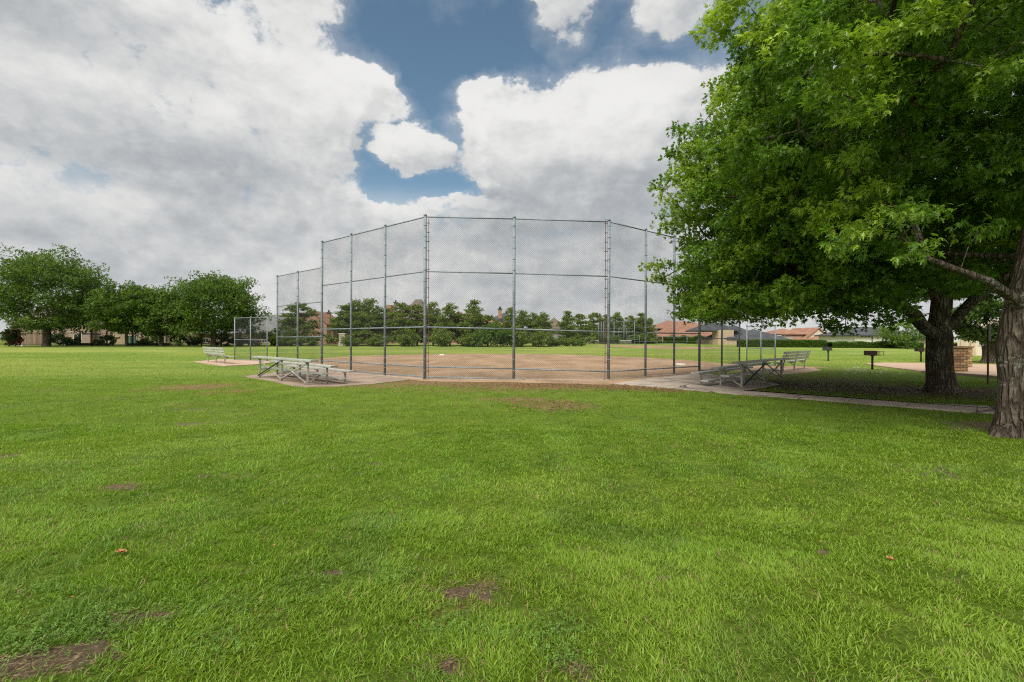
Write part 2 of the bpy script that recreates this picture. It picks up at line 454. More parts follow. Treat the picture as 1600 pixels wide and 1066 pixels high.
DRYS = [(310, 604, 60, 7, 0.9, 0), (360, 612, 40, 5, 0.6, 0), (870, 633, 60, 8, 0.75, 6), (820, 625, 80, 6, 0.7, 0), (700, 597, 90, 5, 1.5, 0), (860, 601, 150, 6, 1.6, 0), (1000, 606, 90, 5, 1.1, 4),
        (590, 603, 60, 4, 0.8, 0), (740, 610, 180, 6, 0.5, 0), (300, 632, 60, 5, 0.4, 0), (60, 610, 60, 4, 0.3, 0), (170, 622, 60, 4, 0.35, 0), (1330, 578, 60, 5, 0.4, 0), (720, 930, 80, 30, 0.5, 0),
        (1100, 700, 120, 14, 0.25, 0), (1000, 770, 160, 12, 0.25, 0), (440, 640, 200, 10, 0.25, 0), (1250, 590, 90, 10, 0.5, 0)]


def to_px(x, y, z=0.0):
    """photo pixel of world points, only used to lay out soil patches measured on the ground"""
    A = np.array(CAM_M.to_3x3().transposed())
    d = np.stack([x, y, z - CAM_H + 0 * x], -1) @ A.T
    return 800 + F * d[..., 0] / -d[..., 2], 533 - F * d[..., 1] / -d[..., 2]


def patches(x, y, items):
    """each patch is an ellipse on the ground at a measured place, with a ragged edge"""
    t = np.zeros_like(x)
    n1 = fbm(x * 3.1, y * 3.1) - 0.5; n2 = fbm(x * 3.1 + 40, y * 3.1 + 9) - 0.5
    n3 = fbm(x * 14, y * 14) - 0.5
    for px, py, rx, ry, w, ang in items:
        c = G(px, py); e = G(px + rx, py + math.tan(R(ang)) * rx * 0.5)
        fy = G(px, py + ry)
        ax = Vector((e.x - c.x, e.y - c.y)); L = max(ax.length, 0.03); ax = ax / L
        rr = max(abs(c.y - fy.y), 0.04)
        dx, dy = x - c.x + n1 * rr * 1.4, y - c.y + n2 * rr * 1.4
        u = (dx * ax.x + dy * ax.y) / L; v = (-dx * ax.y + dy * ax.x) / rr
        q = u * u + v * v
        t = np.maximum(t, w * np.exp(-q * 0.8) + 0.0)
    return np.clip(t + n3 * 1.3 * smooth(0.05, 0.3, t), 0, 1.5)


HAND = dict(
    pad_left=[G(*p) for p in [(379, 588.5), (419, 595.5), (458, 604), (482, 605.8), (530, 604.5), (585, 600.5), (640, 594.5), (600, 587), (546, 581), (503, 575), (440, 582)]],
    pad_right=[G(*p) for p in [(958, 600.6), (1050, 607.5), (1145, 616.3), (1217, 601.5), (1180, 594.5), (1095, 584), (1053, 588.5), (1010, 593)]],
    bench_left=[G(*p) for p in [(303, 566), (330, 570.5), (352, 573), (400, 570.5), (430, 567), (405, 563), (345, 562)]],
    bench_right=[G(*p) for p in [(1215, 586), (1250, 584), (1285, 579), (1270, 574.5), (1230, 575), (1190, 579)]],
    walk=[G(*p) for p in [(1145, 616.5), (1160, 617.8), (1325, 630), (1416, 637), (1562, 648), (1700, 660), (1900, 678), (1900, 666), (1700, 648), (1564, 637), (1424, 631), (1328, 624), (1160, 611.8), (1168, 611)]],
    patio=[G(*p) for p in [(1352, 569.3), (1365, 572), (1442, 582), (1490, 585), (1564, 591), (1700, 602), (1800, 608), (1800, 577), (1600, 571.5), (1442, 568.5), (1380, 567.7)]])


# infield dirt: a strip between its near and far edges
def edge(pts, n=90):
    xs = np.linspace(pts[0][0], pts[-1][0], n); ys = np.interp(xs, [p[0] for p in pts], [p[1] for p in pts])
    return xs, ys


def strip_sheet(name, near, far, material, dz, rows=24, amp=0.0, n=110):
    A = [G(x, y) for x, y in zip(*edge(near, n))]; B = [G(x, y) for x, y in zip(*edge(far, n))]
    V = np.zeros((n, rows, 3))
    for i in range(n):
        for j in range(rows):
            t = j / (rows - 1); p = A[i].lerp(B[i], t)
            V[i, j, :2] = p.x, p.y
    w = amp * (fbm(V[:, -1, 0] * 0.5, V[:, -1, 1] * 0.5) - 0.5); V[:, -1, 1] += w * 3
    V[:, :, 2] = gz(V[:, :, 1]) + dz
    idx = np.arange(n * rows).reshape(n, rows)
    Fc = np.stack([idx[:-1, :-1], idx[1:, :-1], idx[1:, 1:], idx[:-1, 1:]], -1).reshape(-1, 4)
    o = mesh_np(name, V.reshape(-1, 3), Fc, material); tag(o, kind='structure')
    ring = [V[i, 0] for i in range(n)] + [V[i, -1] for i in range(n - 1, -1, -1)]
    return o, ring


def dirt_x(n, v, col):
    a = n.ramp(n.noise(n.vm('MULTIPLY', v, (1, 0.35, 1)), 0.5, 7, 0.65), 0.4, 0.68)
    col = n.mix(n.m('MULTIPLY', a, 0.55), col, (0.47, 0.32, 0.22))
    s = n.ramp(n.noise(v, 2.6, 8, 0.75), 0.56, 0.64)
    return n.mix(n.m('MULTIPLY', s, 0.55), col, (0.16, 0.10, 0.065))


M_DIRT = mat('infield_clay', (0.33, 0.22, 0.125), (0.25, 0.165, 0.095), 0.35, 0.95, 0, 0.02, 14, detail=8, extra=dirt_x)
inf, INF_RING = strip_sheet('infield_dirt', [(470, 569), (503, 575), (546, 582), (600, 588), (664, 596.6), (803, 598), (951, 601.8), (1010, 593.5), (1053, 588.5), (1095, 584), (1150, 580), (1240, 576.5), (1290, 575)],
                            [(470, 566), (503, 560), (540, 557.5), (600, 555), (664, 553.5), (740, 553), (803, 553.3), (880, 554), (951, 556.5), (1010, 559), (1060, 562), (1095, 565), (1150, 569.5), (1240, 572.5), (1290, 574.2)], M_DIRT, 0.008, amp=0.6)
inf2, INF2_RING = strip_sheet('far_infield_dirt', [(935, 541), (980, 543), (1040, 545), (1100, 545.8), (1135, 543.6)], [(935, 539), (980, 538.8), (1040, 539.5), (1100, 541), (1135, 543)], M_DIRT, 0.012, rows=10)

M_MOW = M_CONC
for nm, key, z1, mt in (('concrete_pad', 'pad_left', 0.022, M_CONC), ('concrete_pad', 'pad_right', 0.03, M_CONC2), ('dirt_pad', 'bench_left', 0.03, M_PATIO), ('dirt_pad', 'bench_right', 0.016, M_PATIO),
                        ('sidewalk', 'walk', 0.03, M_CONC2), ('patio', 'patio', 0.05, M_PATIO)):
    pts = HAND[key]
    zz = min(p.z for p in pts)
    tag(MB().poly([(p.x, p.y) for p in pts], -0.1, z1 + (max(p.z for p in pts))).build(nm, mt), kind='structure')
# joints sawn across the sidewalk and a raised kerb along the patio
jb = MB()
for (a, b), (c, d) in (((1325, 630), (1333, 624.3)), ((1416, 637), (1424, 631)), ((1527, 645.5), (1527, 634.4)), ((1240, 623.8), (1252, 618.3))):
    p, q = G(a, b), G(c, d); p.z = q.z = 0.0306
    jb.beam(p, q, 0.02, 0.004)
tag(jb.build('sidewalk_joints', M_BLACK), kind='structure')
kb = MB(); kp = [G(*p) for p in [(1442, 583.2), (1490, 586), (1564, 592.3), (1700, 603.5)]]
for a, b in zip(kp[:-1], kp[1:]):
    kb.beam((a.x, a.y, 0.04), (b.x, b.y, 0.04), 0.28, 0.14)
tag(kb.build('patio_kerb', M_CONC), kind='structure')

# main ground sheet, finer towards the camera
ys = np.concatenate([[-60, -20, -6, -1], np.linspace(0.5, 6, 150), np.linspace(6, 14, 130)[1:], np.linspace(14, 30, 110)[1:], np.linspace(30, 115, 90)[1:], [150, 220, 400, 900]])
us = np.linspace(-1.35, 1.35, 330)
us = np.concatenate([[-12, -5, -2.5, -1.7], us, [1.7, 2.5, 5, 12]])
Yg, Ug = np.meshgrid(ys, us, indexing='ij')
Xg = Ug * np.maximum(np.abs(Yg) + 0.0, 4.0) * 1.0
Xg = np.where(np.abs(Ug) > 1.5, Ug * np.maximum(np.abs(Yg), 60), Xg)
Zg = gz(Yg)
near_w = smooth(16, 10, Yg) * smooth(-1, 1, Yg)
Zg = Zg + near_w * 0.05 * (fbm(Xg * 0.7, Yg * 0.7) - 0.5)
bare = patches(Xg.ravel(), Yg.ravel(), SOIL).reshape(Xg.shape); dry = patches(Xg.ravel(), Yg.ravel(), DRYS).reshape(Xg.shape)
idx = np.arange(Xg.size).reshape(Xg.shape)
Fc = np.stack([idx[:-1, :-1], idx[:-1, 1:], idx[1:, 1:], idx[1:, :-1]], -1).reshape(-1, 4)
m, n, b = new_mat('lawn')
tc = n.n('ShaderNodeTexCoord'); v = tc.outputs['Object']
at = n.n('ShaderNodeAttribute', attribute_name='tone'); sp = n.n('ShaderNodeSeparateColor'); n.put(sp.inputs[0], at.outputs['Color'])
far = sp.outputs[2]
fine = n.noise(v, 26, 8, 0.75); mid_ = n.noise(v, 1.6, 6, 0.65); wide = n.noise(n.vm('MULTIPLY', v, (0.35, 1, 1)), 0.13, 5, 0.6)
streak = n.noise(n.vm('MULTIPLY', v, (0.18, 1.0, 1)), 0.55, 4, 0.6)
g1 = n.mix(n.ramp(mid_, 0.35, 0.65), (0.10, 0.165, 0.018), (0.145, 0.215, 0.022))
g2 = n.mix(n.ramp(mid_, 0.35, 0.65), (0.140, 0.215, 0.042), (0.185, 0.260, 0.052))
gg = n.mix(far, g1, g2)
gg = n.mix(n.m('MULTIPLY', n.ramp(wide, 0.42, 0.58), n.m('MULTIPLY', far, 0.75)), gg, (0.28, 0.305, 0.07))  # sunlit stretches of the far field, painted as yellow into the grass colour
gg = n.mix(n.m('MULTIPLY', n.ramp(streak, 0.5, 0.7), n.m('MULTIPLY', far, 0.5)), gg, (0.11, 0.175, 0.028))
gg = n.mix(1.0, gg, n.mix(n.ramp(fine, 0.25, 0.75), (0.5, 0.5, 0.5), (1.45, 1.45, 1.45)), 'MULTIPLY')
dryc = n.mix(n.ramp(fine, 0.35, 0.6), (0.13, 0.075, 0.04), (0.27, 0.18, 0.09))
gg = n.mix(n.ramp(n.m('ADD', sp.outputs[1], n.m('MULTIPLY', n.m('SUBTRACT', mid_, 0.5), 0.6)), 0.25, 0.75), gg, dryc)
soilc = n.mix(n.ramp(n.noise(v, 14, 8, 0.7), 0.35, 0.65), (0.115, 0.085, 0.055), (0.22, 0.165, 0.11))
gg = n.mix(n.ramp(n.m('ADD', sp.outputs[0], n.m('MULTIPLY', n.m('SUBTRACT', n.noise(v, 40, 4, 0.7), 0.5), 0.9)), 0.2, 0.6), gg, soilc)
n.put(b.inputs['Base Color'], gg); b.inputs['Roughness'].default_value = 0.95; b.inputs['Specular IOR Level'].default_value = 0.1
bp = n.n('ShaderNodeBump'); bp.inputs['Distance'].default_value = 0.05; n.put(bp.inputs['Height'], n.noise(v, 16, 8, 0.8)); n.put(b.inputs['Normal'], bp.outputs[0])
M_LAWN = m
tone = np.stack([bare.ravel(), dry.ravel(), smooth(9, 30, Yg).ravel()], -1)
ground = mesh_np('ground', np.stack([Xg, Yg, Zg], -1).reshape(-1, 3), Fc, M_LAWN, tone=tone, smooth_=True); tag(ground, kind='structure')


# ------------------------------------------------------------------ grass
def gnear(x, y):
    return gz(y) + smooth(16, 10, y) * smooth(-1, 1, y) * 0.05 * (fbm(x * 0.7, y * 0.7) - 0.5)


RINGS = [[(p[0], p[1]) for p in r] for r in (list(HAND.values()) + [INF_RING, INF2_RING])]


def scatter(n, y0, y1, half=1.22, margin=1.2):
    y = np.sqrt(rng.random(n) * (y1 ** 2 - y0 ** 2) + y0 ** 2)
    x = (rng.random(n) * 2 - 1) * (half * y + margin)
    return x, y


def grass(name, n, y0, y1, hgt, wid, label, seg=2, mats=M_GRASS):
    x, y = scatter(n, y0, y1)
    keep = np.ones(n, bool)
    for r in RINGS: keep &= ~inside(r, x, y)
    x, y = x[keep], y[keep]
    bare_ = patches(x, y, SOIL); dry_ = patches(x, y, DRYS)
    tuft = fbm(x * 8, y * 8, 3)
    pr = (1 - smooth(0.2, 0.85, bare_) * 0.97) * (0.22 + 0.78 * smooth(0.30, 0.50, tuft)) * (1 - 0.55 * smooth(0.4, 1.0, dry_))
    k = rng.random(len(x)) < pr
    x, y, dry_, bare_, tuft = x[k], y[k], dry_[k], bare_[k], tuft[k]
    n = len(x)
    # blades in small fans
    h = hgt * (0.45 + 0.75 * rng.random(n)) * (0.65 + 0.8 * tuft) * (1 - 0.35 * smooth(0.3, 1, dry_ + bare_))
    w = wid * (0.6 + 0.8 * rng.random(n))
    big_ = rng.random(n) < 0.06
    h = np.where(big_, h * 1.35, h); w = np.where(big_, w * 1.7, w)
    az = rng.random(n) * 6.283
    flow = fbm(x * 1.3, y * 1.3, 2) * 9
    az = np.where(rng.random(n) < 0.45, flow + rng.normal(0, 0.7, n), az)
    lean = np.clip(rng.normal(0.55, 0.32, n), 0.05, 1.3)
    dx, dy = np.cos(az), np.sin(az); sx, sy = -dy, dx
    tw = rng.normal(0, 0.5, n); c_, s_ = np.cos(tw), np.sin(tw)
    sx, sy = sx * c_ + dx * s_, sy * c_ + dy * s_
    z0 = gnear(x, y) - 0.004
    def pt(t, side, ws):
        r = h * (np.sin(lean) * t + 0.35 * t * t); z = h * (np.cos(lean * (0.55 + 0.55 * t)) * t)
        return np.stack([x + dx * r + sx * side * w * ws, y + dy * r + sy * side * w * ws, z0 + np.maximum(z, 0)], -1)
    if seg == 2:
        V = np.stack([pt(0, -.5, .7), pt(0, .5, .7), pt(.5, .5, 1), pt(.5, -.5, 1), pt(1, 0, 0)], 1)
        o = np.arange(n)[:, None] * 5
        Fc = np.concatenate([o + [0, 1, 2], o + [0, 2, 3], o + [3, 2, 4]], 1).reshape(-1, 3); kv = 5
    else:
        V = np.stack([pt(0, -.5, 1), pt(0, .5, 1), pt(1, 0, 0)], 1)
        Fc = np.arange(n * 3).reshape(-1, 3); kv = 3
    a = rng.random((n, 1)); patch = fbm(x * 0.45, y * 0.45, 3)[:, None]; p2 = fbm(x * 1.7 + 30, y * 1.7, 3)[:, None]
    c = np.array([[0.132, 0.250, 0.018]]) * (1 - a) + np.array([[0.255, 0.410, 0.034]]) * a
    c = c * (1 - 0.4 * smooth(0.45, 0.62, patch)) + np.array([[0.275, 0.380, 0.04]]) * 0.4 * smooth(0.45, 0.62, patch)
    blu = smooth(0.56, 0.7, p2) * 0.35
    c = c * (1 - blu) + np.array([[0.10, 0.19, 0.045]]) * blu
    st = rng.random((n, 1)) < (0.035 + 0.5 * np.clip(dry_[:, None], 0, 1) + 0.12 * smooth(0.5, 0.7, 1 - tuft)[:, None])
    straw = np.array([[0.36, 0.27, 0.13]]) * (0.6 + 0.6 * rng.random((n, 1)))
    c = np.where(st, straw, c)
    # far blades turn lighter and yellower, matching the sunlight painted into the far lawn
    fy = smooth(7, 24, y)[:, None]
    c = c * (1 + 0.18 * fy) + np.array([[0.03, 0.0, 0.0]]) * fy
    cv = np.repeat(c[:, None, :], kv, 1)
    cv[:, :2] *= 0.75  # blade feet darkened: the shade low between blades is painted into their colour
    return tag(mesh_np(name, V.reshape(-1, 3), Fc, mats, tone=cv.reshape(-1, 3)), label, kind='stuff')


GRASS_ON = True
if GRASS_ON:
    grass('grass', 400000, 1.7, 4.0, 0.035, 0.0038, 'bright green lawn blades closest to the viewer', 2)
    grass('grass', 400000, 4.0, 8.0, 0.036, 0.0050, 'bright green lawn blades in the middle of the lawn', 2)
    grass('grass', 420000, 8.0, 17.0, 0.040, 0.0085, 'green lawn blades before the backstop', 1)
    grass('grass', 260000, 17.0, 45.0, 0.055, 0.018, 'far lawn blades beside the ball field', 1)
    # low clover-like weeds creeping over the bare soil
    nW = 5200
    cx = []; 
    for px, py, rx, ry, k_ in [(120, 985, 150, 45, 800), (40, 1010, 90, 50, 250), (330, 950, 130, 30, 300), (330, 1010, 60, 40, 200), (460, 930, 80, 35, 200), (610, 900, 60, 20, 250), (720, 985, 90, 30, 350), (860, 985, 60, 30, 250), (880, 1030, 40, 25, 150),
                               (740, 720, 80, 12, 200), (1030, 860, 60, 15, 150), (1240, 830, 60, 15, 100), (960, 790, 80, 12, 200), (60, 930, 80, 20, 200)]:
        c = G(px, py); e = G(px + rx, py); q = G(px, py + ry)
        cx.append(np.stack([c.x + rng.normal(0, 0.55, k_) * (e.x - c.x), c.y + rng.normal(0, 0.55, k_) * abs(c.y - q.y)], -1))
    cx = np.concatenate(cx); nW = len(cx)
    # a three-leaflet rosette
    T = []; TF = []
    for k in range(3):
        a = k * 2.094; ca, sa = math.cos(a), math.sin(a); o = len(T)
        for r_, s_ in ((0.1, 0), (0.6, 0.38), (1.0, 0.22), (1.0, -0.22), (0.6, -0.38)):
            T.append((r_ * ca - s_ * sa, r_ * sa + s_ * ca, 0.16 * r_))
        TF += [(o, o + 1, o + 2), (o, o + 2, o + 3), (o, o + 3, o + 4)]
    T = np.array(T); TF = np.array(TF)
    sz = (0.005 + 0.007 * rng.random(nW)); az = rng.random(nW) * 6.283; tx = rng.normal(0, 0.35, nW); ty = rng.normal(0, 0.35, nW)
    ca, sa = np.cos(az)[:, None], np.sin(az)[:, None]
    X = T[None, :, 0] * ca - T[None, :, 1] * sa; Yv = T[None, :, 0] * sa + T[None, :, 1] * ca
    Zv = T[None, :, 2] + X * tx[:, None] + Yv * ty[:, None]
    hz = 0.018 + 0.022 * rng.random(nW)
    V = np.stack([cx[:, :1] + X * sz[:, None], cx[:, 1:] + Yv * sz[:, None], (gnear(cx[:, 0], cx[:, 1]) + hz)[:, None] + Zv * sz[:, None]], -1)
    Fw = (np.arange(nW)[:, None, None] * len(T) + TF[None]).reshape(-1, 3)
    tn = np.array([[0.14, 0.26, 0.04]]) * (0.7 + 0.6 * rng.random((nW, 1)))
    tag(mesh_np('clover', V.reshape(-1, 3), Fw, M_GRASS, tone=np.repeat(tn, len(T), 0)), 'low clover weeds creeping over the bare soil', kind='stuff')

# straw and leaf bits lying on bare soil and under the oaks
def litter(name, spots, n, size, cols, label):
    xs, ys_ = [], []
    tot = sum(k for *_, k in spots)
    for px, py, rx, ry, k in spots:
        c = G(px, py); e = G(px + rx, py); q = G(px, py + ry); m_ = int(n * k / tot)
        xs.append(c.x + rng.normal(0, 0.6, m_) * (e.x - c.x)); ys_.append(c.y + rng.normal(0, 0.6, m_) * abs(c.y - q.y))
    x, y = np.concatenate(xs), np.concatenate(ys_); k_ = np.ones(len(x), bool)
    for r in RINGS: k_ &= ~inside(r, x, y)
    x, y = x[k_], y[k_]
    m_ = len(x); a = rng.random(m_) * 6.283; L = size[0] * (0.5 + rng.random(m_)); w = size[1] * (0.5 + rng.random(m_)); z = gnear(x, y) + 0.006 + 0.01 * rng.random(m_)
    ca, sa = np.cos(a), np.sin(a); t1, t2 = rng.normal(0, 0.25, m_) * L, rng.normal(0, 0.25, m_) * w
    V = np.stack([np.stack([x + u * L * ca - v_ * w * sa, y + u * L * sa + v_ * w * ca, z + np.abs(u * t1 + v_ * t2)], -1) for u, v_ in ((-.5, 0), (0, -.5), (.5, 0), (0, .5))], 1)
    tn_ = cols[0] + (cols[1] - cols[0]) * rng.random((m_, 1)); o = np.arange(m_)[:, None] * 4
    tag(mesh_np(name, V.reshape(-1, 3), np.concatenate([o + [0, 1, 2], o + [0, 2, 3]], 1).reshape(-1, 3), M_GRASS, tone=np.repeat(tn_, 4, 0)), label, kind='stuff')


litter('straw', [(50, 1038, 100, 22, 3), (215, 964, 70, 10, 2), (725, 925, 70, 18, 2), (190, 762, 40, 8, 1), (880, 1040, 40, 24, 1), (700, 1042, 40, 16, 1)], 1500, (0.024, 0.0028), (np.array([0.16, 0.11, 0.06]), np.array([0.34, 0.25, 0.14])), 'dry straw bits lying on the bare spots of the lawn')
litter('leaf_litter', [(1450, 612, 190, 14, 5), (1260, 603, 130, 12, 3), (860, 602, 190, 6, 3), (870, 634, 80, 10, 0.4), (1000, 608, 90, 6, 1)], 9000, (0.07, 0.04), (np.array([0.10, 0.055, 0.03]), np.array([0.34, 0.20, 0.09])), 'brown leaf litter under the oaks and along the backstop')

# ------------------------------------------------------------------ ball field fencing
def chain(name, a, b, z0, z1, parent, ra=0.0018, pitch=0.0718, mt=None):
    """woven wire: two families of diagonal wires clipped to the panel"""
    a, b = Vector(a), Vector(b); d = Vector((b.x - a.x, b.y - a.y, 0)); L = d.length; d.normalize(); nrm = Vector((-d.y, d.x, 0))
    H = z1 - z0; V = []; Fc = []
    ofs = [(0, ra * 1.15), (-ra, -ra * 0.6), (ra, -ra * 0.6)]
    for sgn in (1, -1):
        lo, hi = (0, L + H) if sgn == 1 else (-H, L)
        for k in range(int(lo / pitch) - 1, int(hi / pitch) + 2):
            c = k * pitch
            s0, s1 = (max(0, c - H), min(L, c)) if sgn == 1 else (max(0, c), min(L, c + H))
            if s1 - s0 < 0.01: continue
            e = []; ns = 6
            for q_ in range(ns):
                s_ = s0 + (s1 - s0) * q_ / (ns - 1)
                z = (c - s_) if sgn == 1 else (s_ - c); zz = z0 + z
                t = s_ / L; edge_ = min(1.0, s_ / 0.5, (L - s_) / 0.5) * min(1.0, abs(math.sin(zz * 1.5)) + 0.25)
                bulge = 0.055 * edge_ * math.sin(s_ * 2.1 + a.x * 3 + zz * 0.7) * math.sin(zz * 1.9 + s_ * 0.6 + a.y)
                e.append(Vector((a.x + d.x * s_, a.y + d.y * s_, a.z * (1 - t) + b.z * t + zz + bulge * 0.3)) + nrm * (0.0022 * sgn + bulge))
            dr = (e[-1] - e[0]).normalized(); side = dr.cross(nrm)
            o = len(V)
            for p in e:
                for u_, w_ in ofs: V.append(tuple(p + side * u_ + nrm * w_))
            for w_ in range(ns - 1):
                for i in range(3):
                    g0 = o + w_ * 3
                    Fc.append((g0 + i, g0 + (i + 1) % 3, g0 + 3 + (i + 1) % 3, g0 + 3 + i))
    return mesh_np(name, np.array(V), np.array(Fc), mt or M_WIRE, parent)


def cap_post(mb, p, r, z1, bands=True, zb=-0.1, step=0.42):
    mb.tube([(p.x, p.y, zb), (p.x, p.y, z1)], r, 14)
    mb.tube([(p.x, p.y, z1 - 0.05), (p.x, p.y, z1 + 0.015), (p.x, p.y, z1 + 0.04)], [r * 1.13, r * 1.13, r * 0.5], 14)
    if bands:
        z = 0.35
        while z < z1 - 0.1:
            mb.tube([(p.x, p.y, z - 0.012), (p.x, p.y, z + 0.012)], r * 1.12, 12); z += step


def zo(x): return float(np.interp(x, [-3.3, 0, 3.65], [0.06, 0, -0.10]))


bs = empty('backstop', (0, 17.2, 0)); tag(bs, 'tall galvanised chain-link backstop wrapping round the near infield', 'backstop')
bs.location = (0, 0, 0)
FR = [Vector((-3.29, 17.2, 0)), Vector((0.07, 17.2, 0)), Vector((3.65, 17.2, 0))]
LW0, LW1 = FR[0], Vector((-9.13, 21.85, 0)); RW0, RW1 = FR[2], Vector((8.65, 21.0, 0))
LW = [LW0.lerp(LW1, t) for t in (1 / 3, 2 / 3, 1)]; RW = [RW0.lerp(RW1, t) for t in (0.42, 0.725, 1)]
RW = [RW0.lerp(RW1, t) for t in (0.36, 0.68, 1)]
LL = [Vector((-11.05, 23.45, 0)), Vector((-12.9, 25.0, 0))]; RL = [Vector((10.4, 22.55, 0)), Vector((12.1, 24.2, 0))]
TOP = 6.08
for p, r_ in [(FR[0], .058), (FR[1], .052), (FR[2], .056), (LW[0], .048), (LW[1], .045), (LW[2], .054), (RW[0], .045), (RW[1], .045), (RW[2], .054)]:
    mb = MB(); cap_post(mb, p, r_, TOP + 0.07 + zo(p.x)); mb.build('post', M_GALV, bs)
for p in LL + RL:
    mb = MB(); cap_post(mb, p, 0.042, 5.0); mb.build('post', M_GALV, bs)
runs = [(FR[0], FR[1]), (FR[1], FR[2]), (FR[0], LW[0]), (LW[0], LW[1]), (LW[1], LW[2]), (FR[2], RW[0]), (RW[0], RW[1]), (RW[1], RW[2])]
for a, b in runs:
    a = a.copy(); b = b.copy(); a.z = zo(a.x); b.z = zo(b.x)
    for h, r_ in ((TOP, 0.024), (4.02, 0.024), (1.92, 0.027), (0.42, 0.026), (0.04, 0.022)):
        mb = MB(); o = Vector((0, 0, h)); mb.tube([a + o, b + o], r_, 10)
        k = int((b - a).length / 0.6)
        for i in range(1, k):                                   # wire ties round the rail
            c = a.lerp(b, i / k) + o; dd = (b - a).normalized() * 0.006
            mb.tube([c - dd, c + dd], r_ * 1.22, 8)
        mb.build('rail', M_GALV, bs)
    chain('wire_mesh', a, b, 0.03, TOP, bs)
for a, b in [(LW[2], LL[0]), (LL[0], LL[1]), (RW[2], RL[0]), (RL[0], RL[1])]:
    left = a.x < 0
    for h in (4.95, 3.3, 1.62, 0.12):
        mb = MB(); mb.tube([a + Vector((0, 0, h)), b + Vector((0, 0, h))], 0.022, 8); mb.build('rail', M_GALV, bs)
    chain('wire_mesh', a, b, 0.05, 4.95, bs)
for p, sx in ((FR[0], 1), (FR[2], -1)):                         # tension bars with their clamps beside the corner posts
    mb = MB(); x = p.x + 0.13 * sx; z = zo(p.x)
    mb.box(x - 0.008, x + 0.008, 17.19, 17.215, 0.05, TOP)
    for k in range(17):
        zz = 0.3 + k * 0.35; mb.box(min(p.x, x + .03 * sx), max(p.x, x + .03 * sx), 17.185, 17.222, zz, zz + 0.022)
    mb.build('tension_bar', M_RUST, bs)
# concrete mow strip under the fence
ms = MB()
for a, b in runs + [(LW[2], LL[0]), (LL[0], LL[1]), (RW[2], RL[0]), (RL[0], RL[1])]:
    ms.beam((a.x, a.y, 0.0), (b.x, b.y, 0.0), 0.16, 0.075)
tag(ms.build('kerb_strip', M_CONC2), kind='structure')


def screen(pts, h, label, mid_h):
    s_ = empty('dugout_screen'); tag(s_, label, 'fence panel', 'dugout screens')
    for p in pts:
        mb = MB(); cap_post(mb, p, 0.036, h, False); mb.build('post', M_GALV, s_)
    for a, b in zip(pts[:-1], pts[1:]):
        for z in (h - 0.05, mid_h, 0.06):
            mb = MB(); mb.tube([a + Vector((0, 0, z)), b + Vector((0, 0, z))], 0.022, 8); mb.build('rail', M_GALV, s_)
        chain('wire_mesh', a, b, 0.06, h - 0.05, s_)
    return s_


screen([Vector((-19.5, 32.0, 0.0)), Vector((-17.9, 31.15, 0)), Vector((-16.3, 30.3, 0))], 3.02, 'low chain-link dugout screen beside the bench near the live oaks', 1.45)
screen([Vector((14.45, 28.0, 0)), Vector((15.15, 27.7, 0)), Vector((15.85, 27.4, 0))], 2.45, 'chain-link dugout screen behind the end of the bleachers under the oak canopy', 1.03)


# ------------------------------------------------------------------ bleachers and benches
def bleacher(origin, u, label, group='aluminium bleachers beside the backstop'):
    """origin: the rear leg next to the camera, u: direction along the seats; the seats face the field"""
    u = Vector((*u, 0)).normalized(); v = Vector((-u.y, u.x, 0))
    if v.y < 0: v = -v
    b = empty('bleachers', origin); tag(b, label, 'bleachers', group)
    def L(a, d, z): return u * a + v * d + Vector((0, 0, z))
    rows = [(0.0, 0.80), (0.64, 0.60), (1.28, 0.41)]
    s0, s1 = -0.5, 4.7
    for d, z in rows:
        mb = MB(); mb.beam(L(s0, d, z), L(s1, d, z), 0.245, 0.042)
        for e in (-0.105, 0.105): mb.beam(L(s0, d + e, z - 0.03), L(s1, d + e, z - 0.03), 0.02, 0.03)
        mb.build('seat_plank', M_ALU, b)
        for s_ in (s0 - 0.006, s1 + 0.006): MB().beam(L(s_ - 0.006, d, z - 0.005), L(s_ + 0.006, d, z - 0.005), 0.255, 0.06).build('end_cap', M_ALUD, b)
    for d, z in ((0.33, 0.37), (0.97, 0.17)):
        mb = MB(); mb.beam(L(s0, d, z), L(s1, d, z), 0.245, 0.042); mb.build('foot_plank', M_ALU, b)
    for s_ in (0.0, 2.1, 4.2):
        fr = MB()
        for d, z in rows:
            fr.beam(L(s_, d, 0), L(s_, d, z - 0.03), 0.055, 0.055, up=v)
            fr.beam(L(s_, d - 0.12, z - 0.05), L(s_, d + 0.12, z - 0.05), 0.05, 0.045)
        fr.beam(L(s_ + 0.03, 0, 0.33), L(s_ + 0.03, 0.66, 0.33), 0.04, 0.045)
        fr.beam(L(s_ + 0.03, 0.60, 0.13), L(s_ + 0.03, 1.30, 0.13), 0.04, 0.045)
        fr.beam(L(s_ - 0.02, 0, 0.05), L(s_ - 0.02, 0.58, 0.4), 0.03, 0.035)
        fr.build('leg_frame', M_ALUD, b)
    for a0, a1 in ((0.0, 2.1), (2.1, 4.2)):
        m1 = MB(); m1.beam(L(a0, -0.035, 0.08 if a0 else 0.70), L(a1, -0.035, 0.70 if a0 else 0.08), 0.04, 0.035); m1.build('cross_brace', M_ALUD, b)
        m2 = MB(); m2.beam(L(a0, -0.07, 0.70 if a0 else 0.08), L(a1, -0.07, 0.08 if a0 else 0.70), 0.035, 0.03); m2.build('cross_brace', M_BLACK if not a0 else M_ALUD, b)
    return b


bleacher((-9.72, 17.55, 0.02), (0.74, -0.67), 'small aluminium bleachers on the concrete pad beside the wide part of the open lawn')
br_ = bleacher((7.25, 14.35, 0.03), (0.71, 0.70), 'small aluminium bleachers on the shaded pad beside the oak trees')


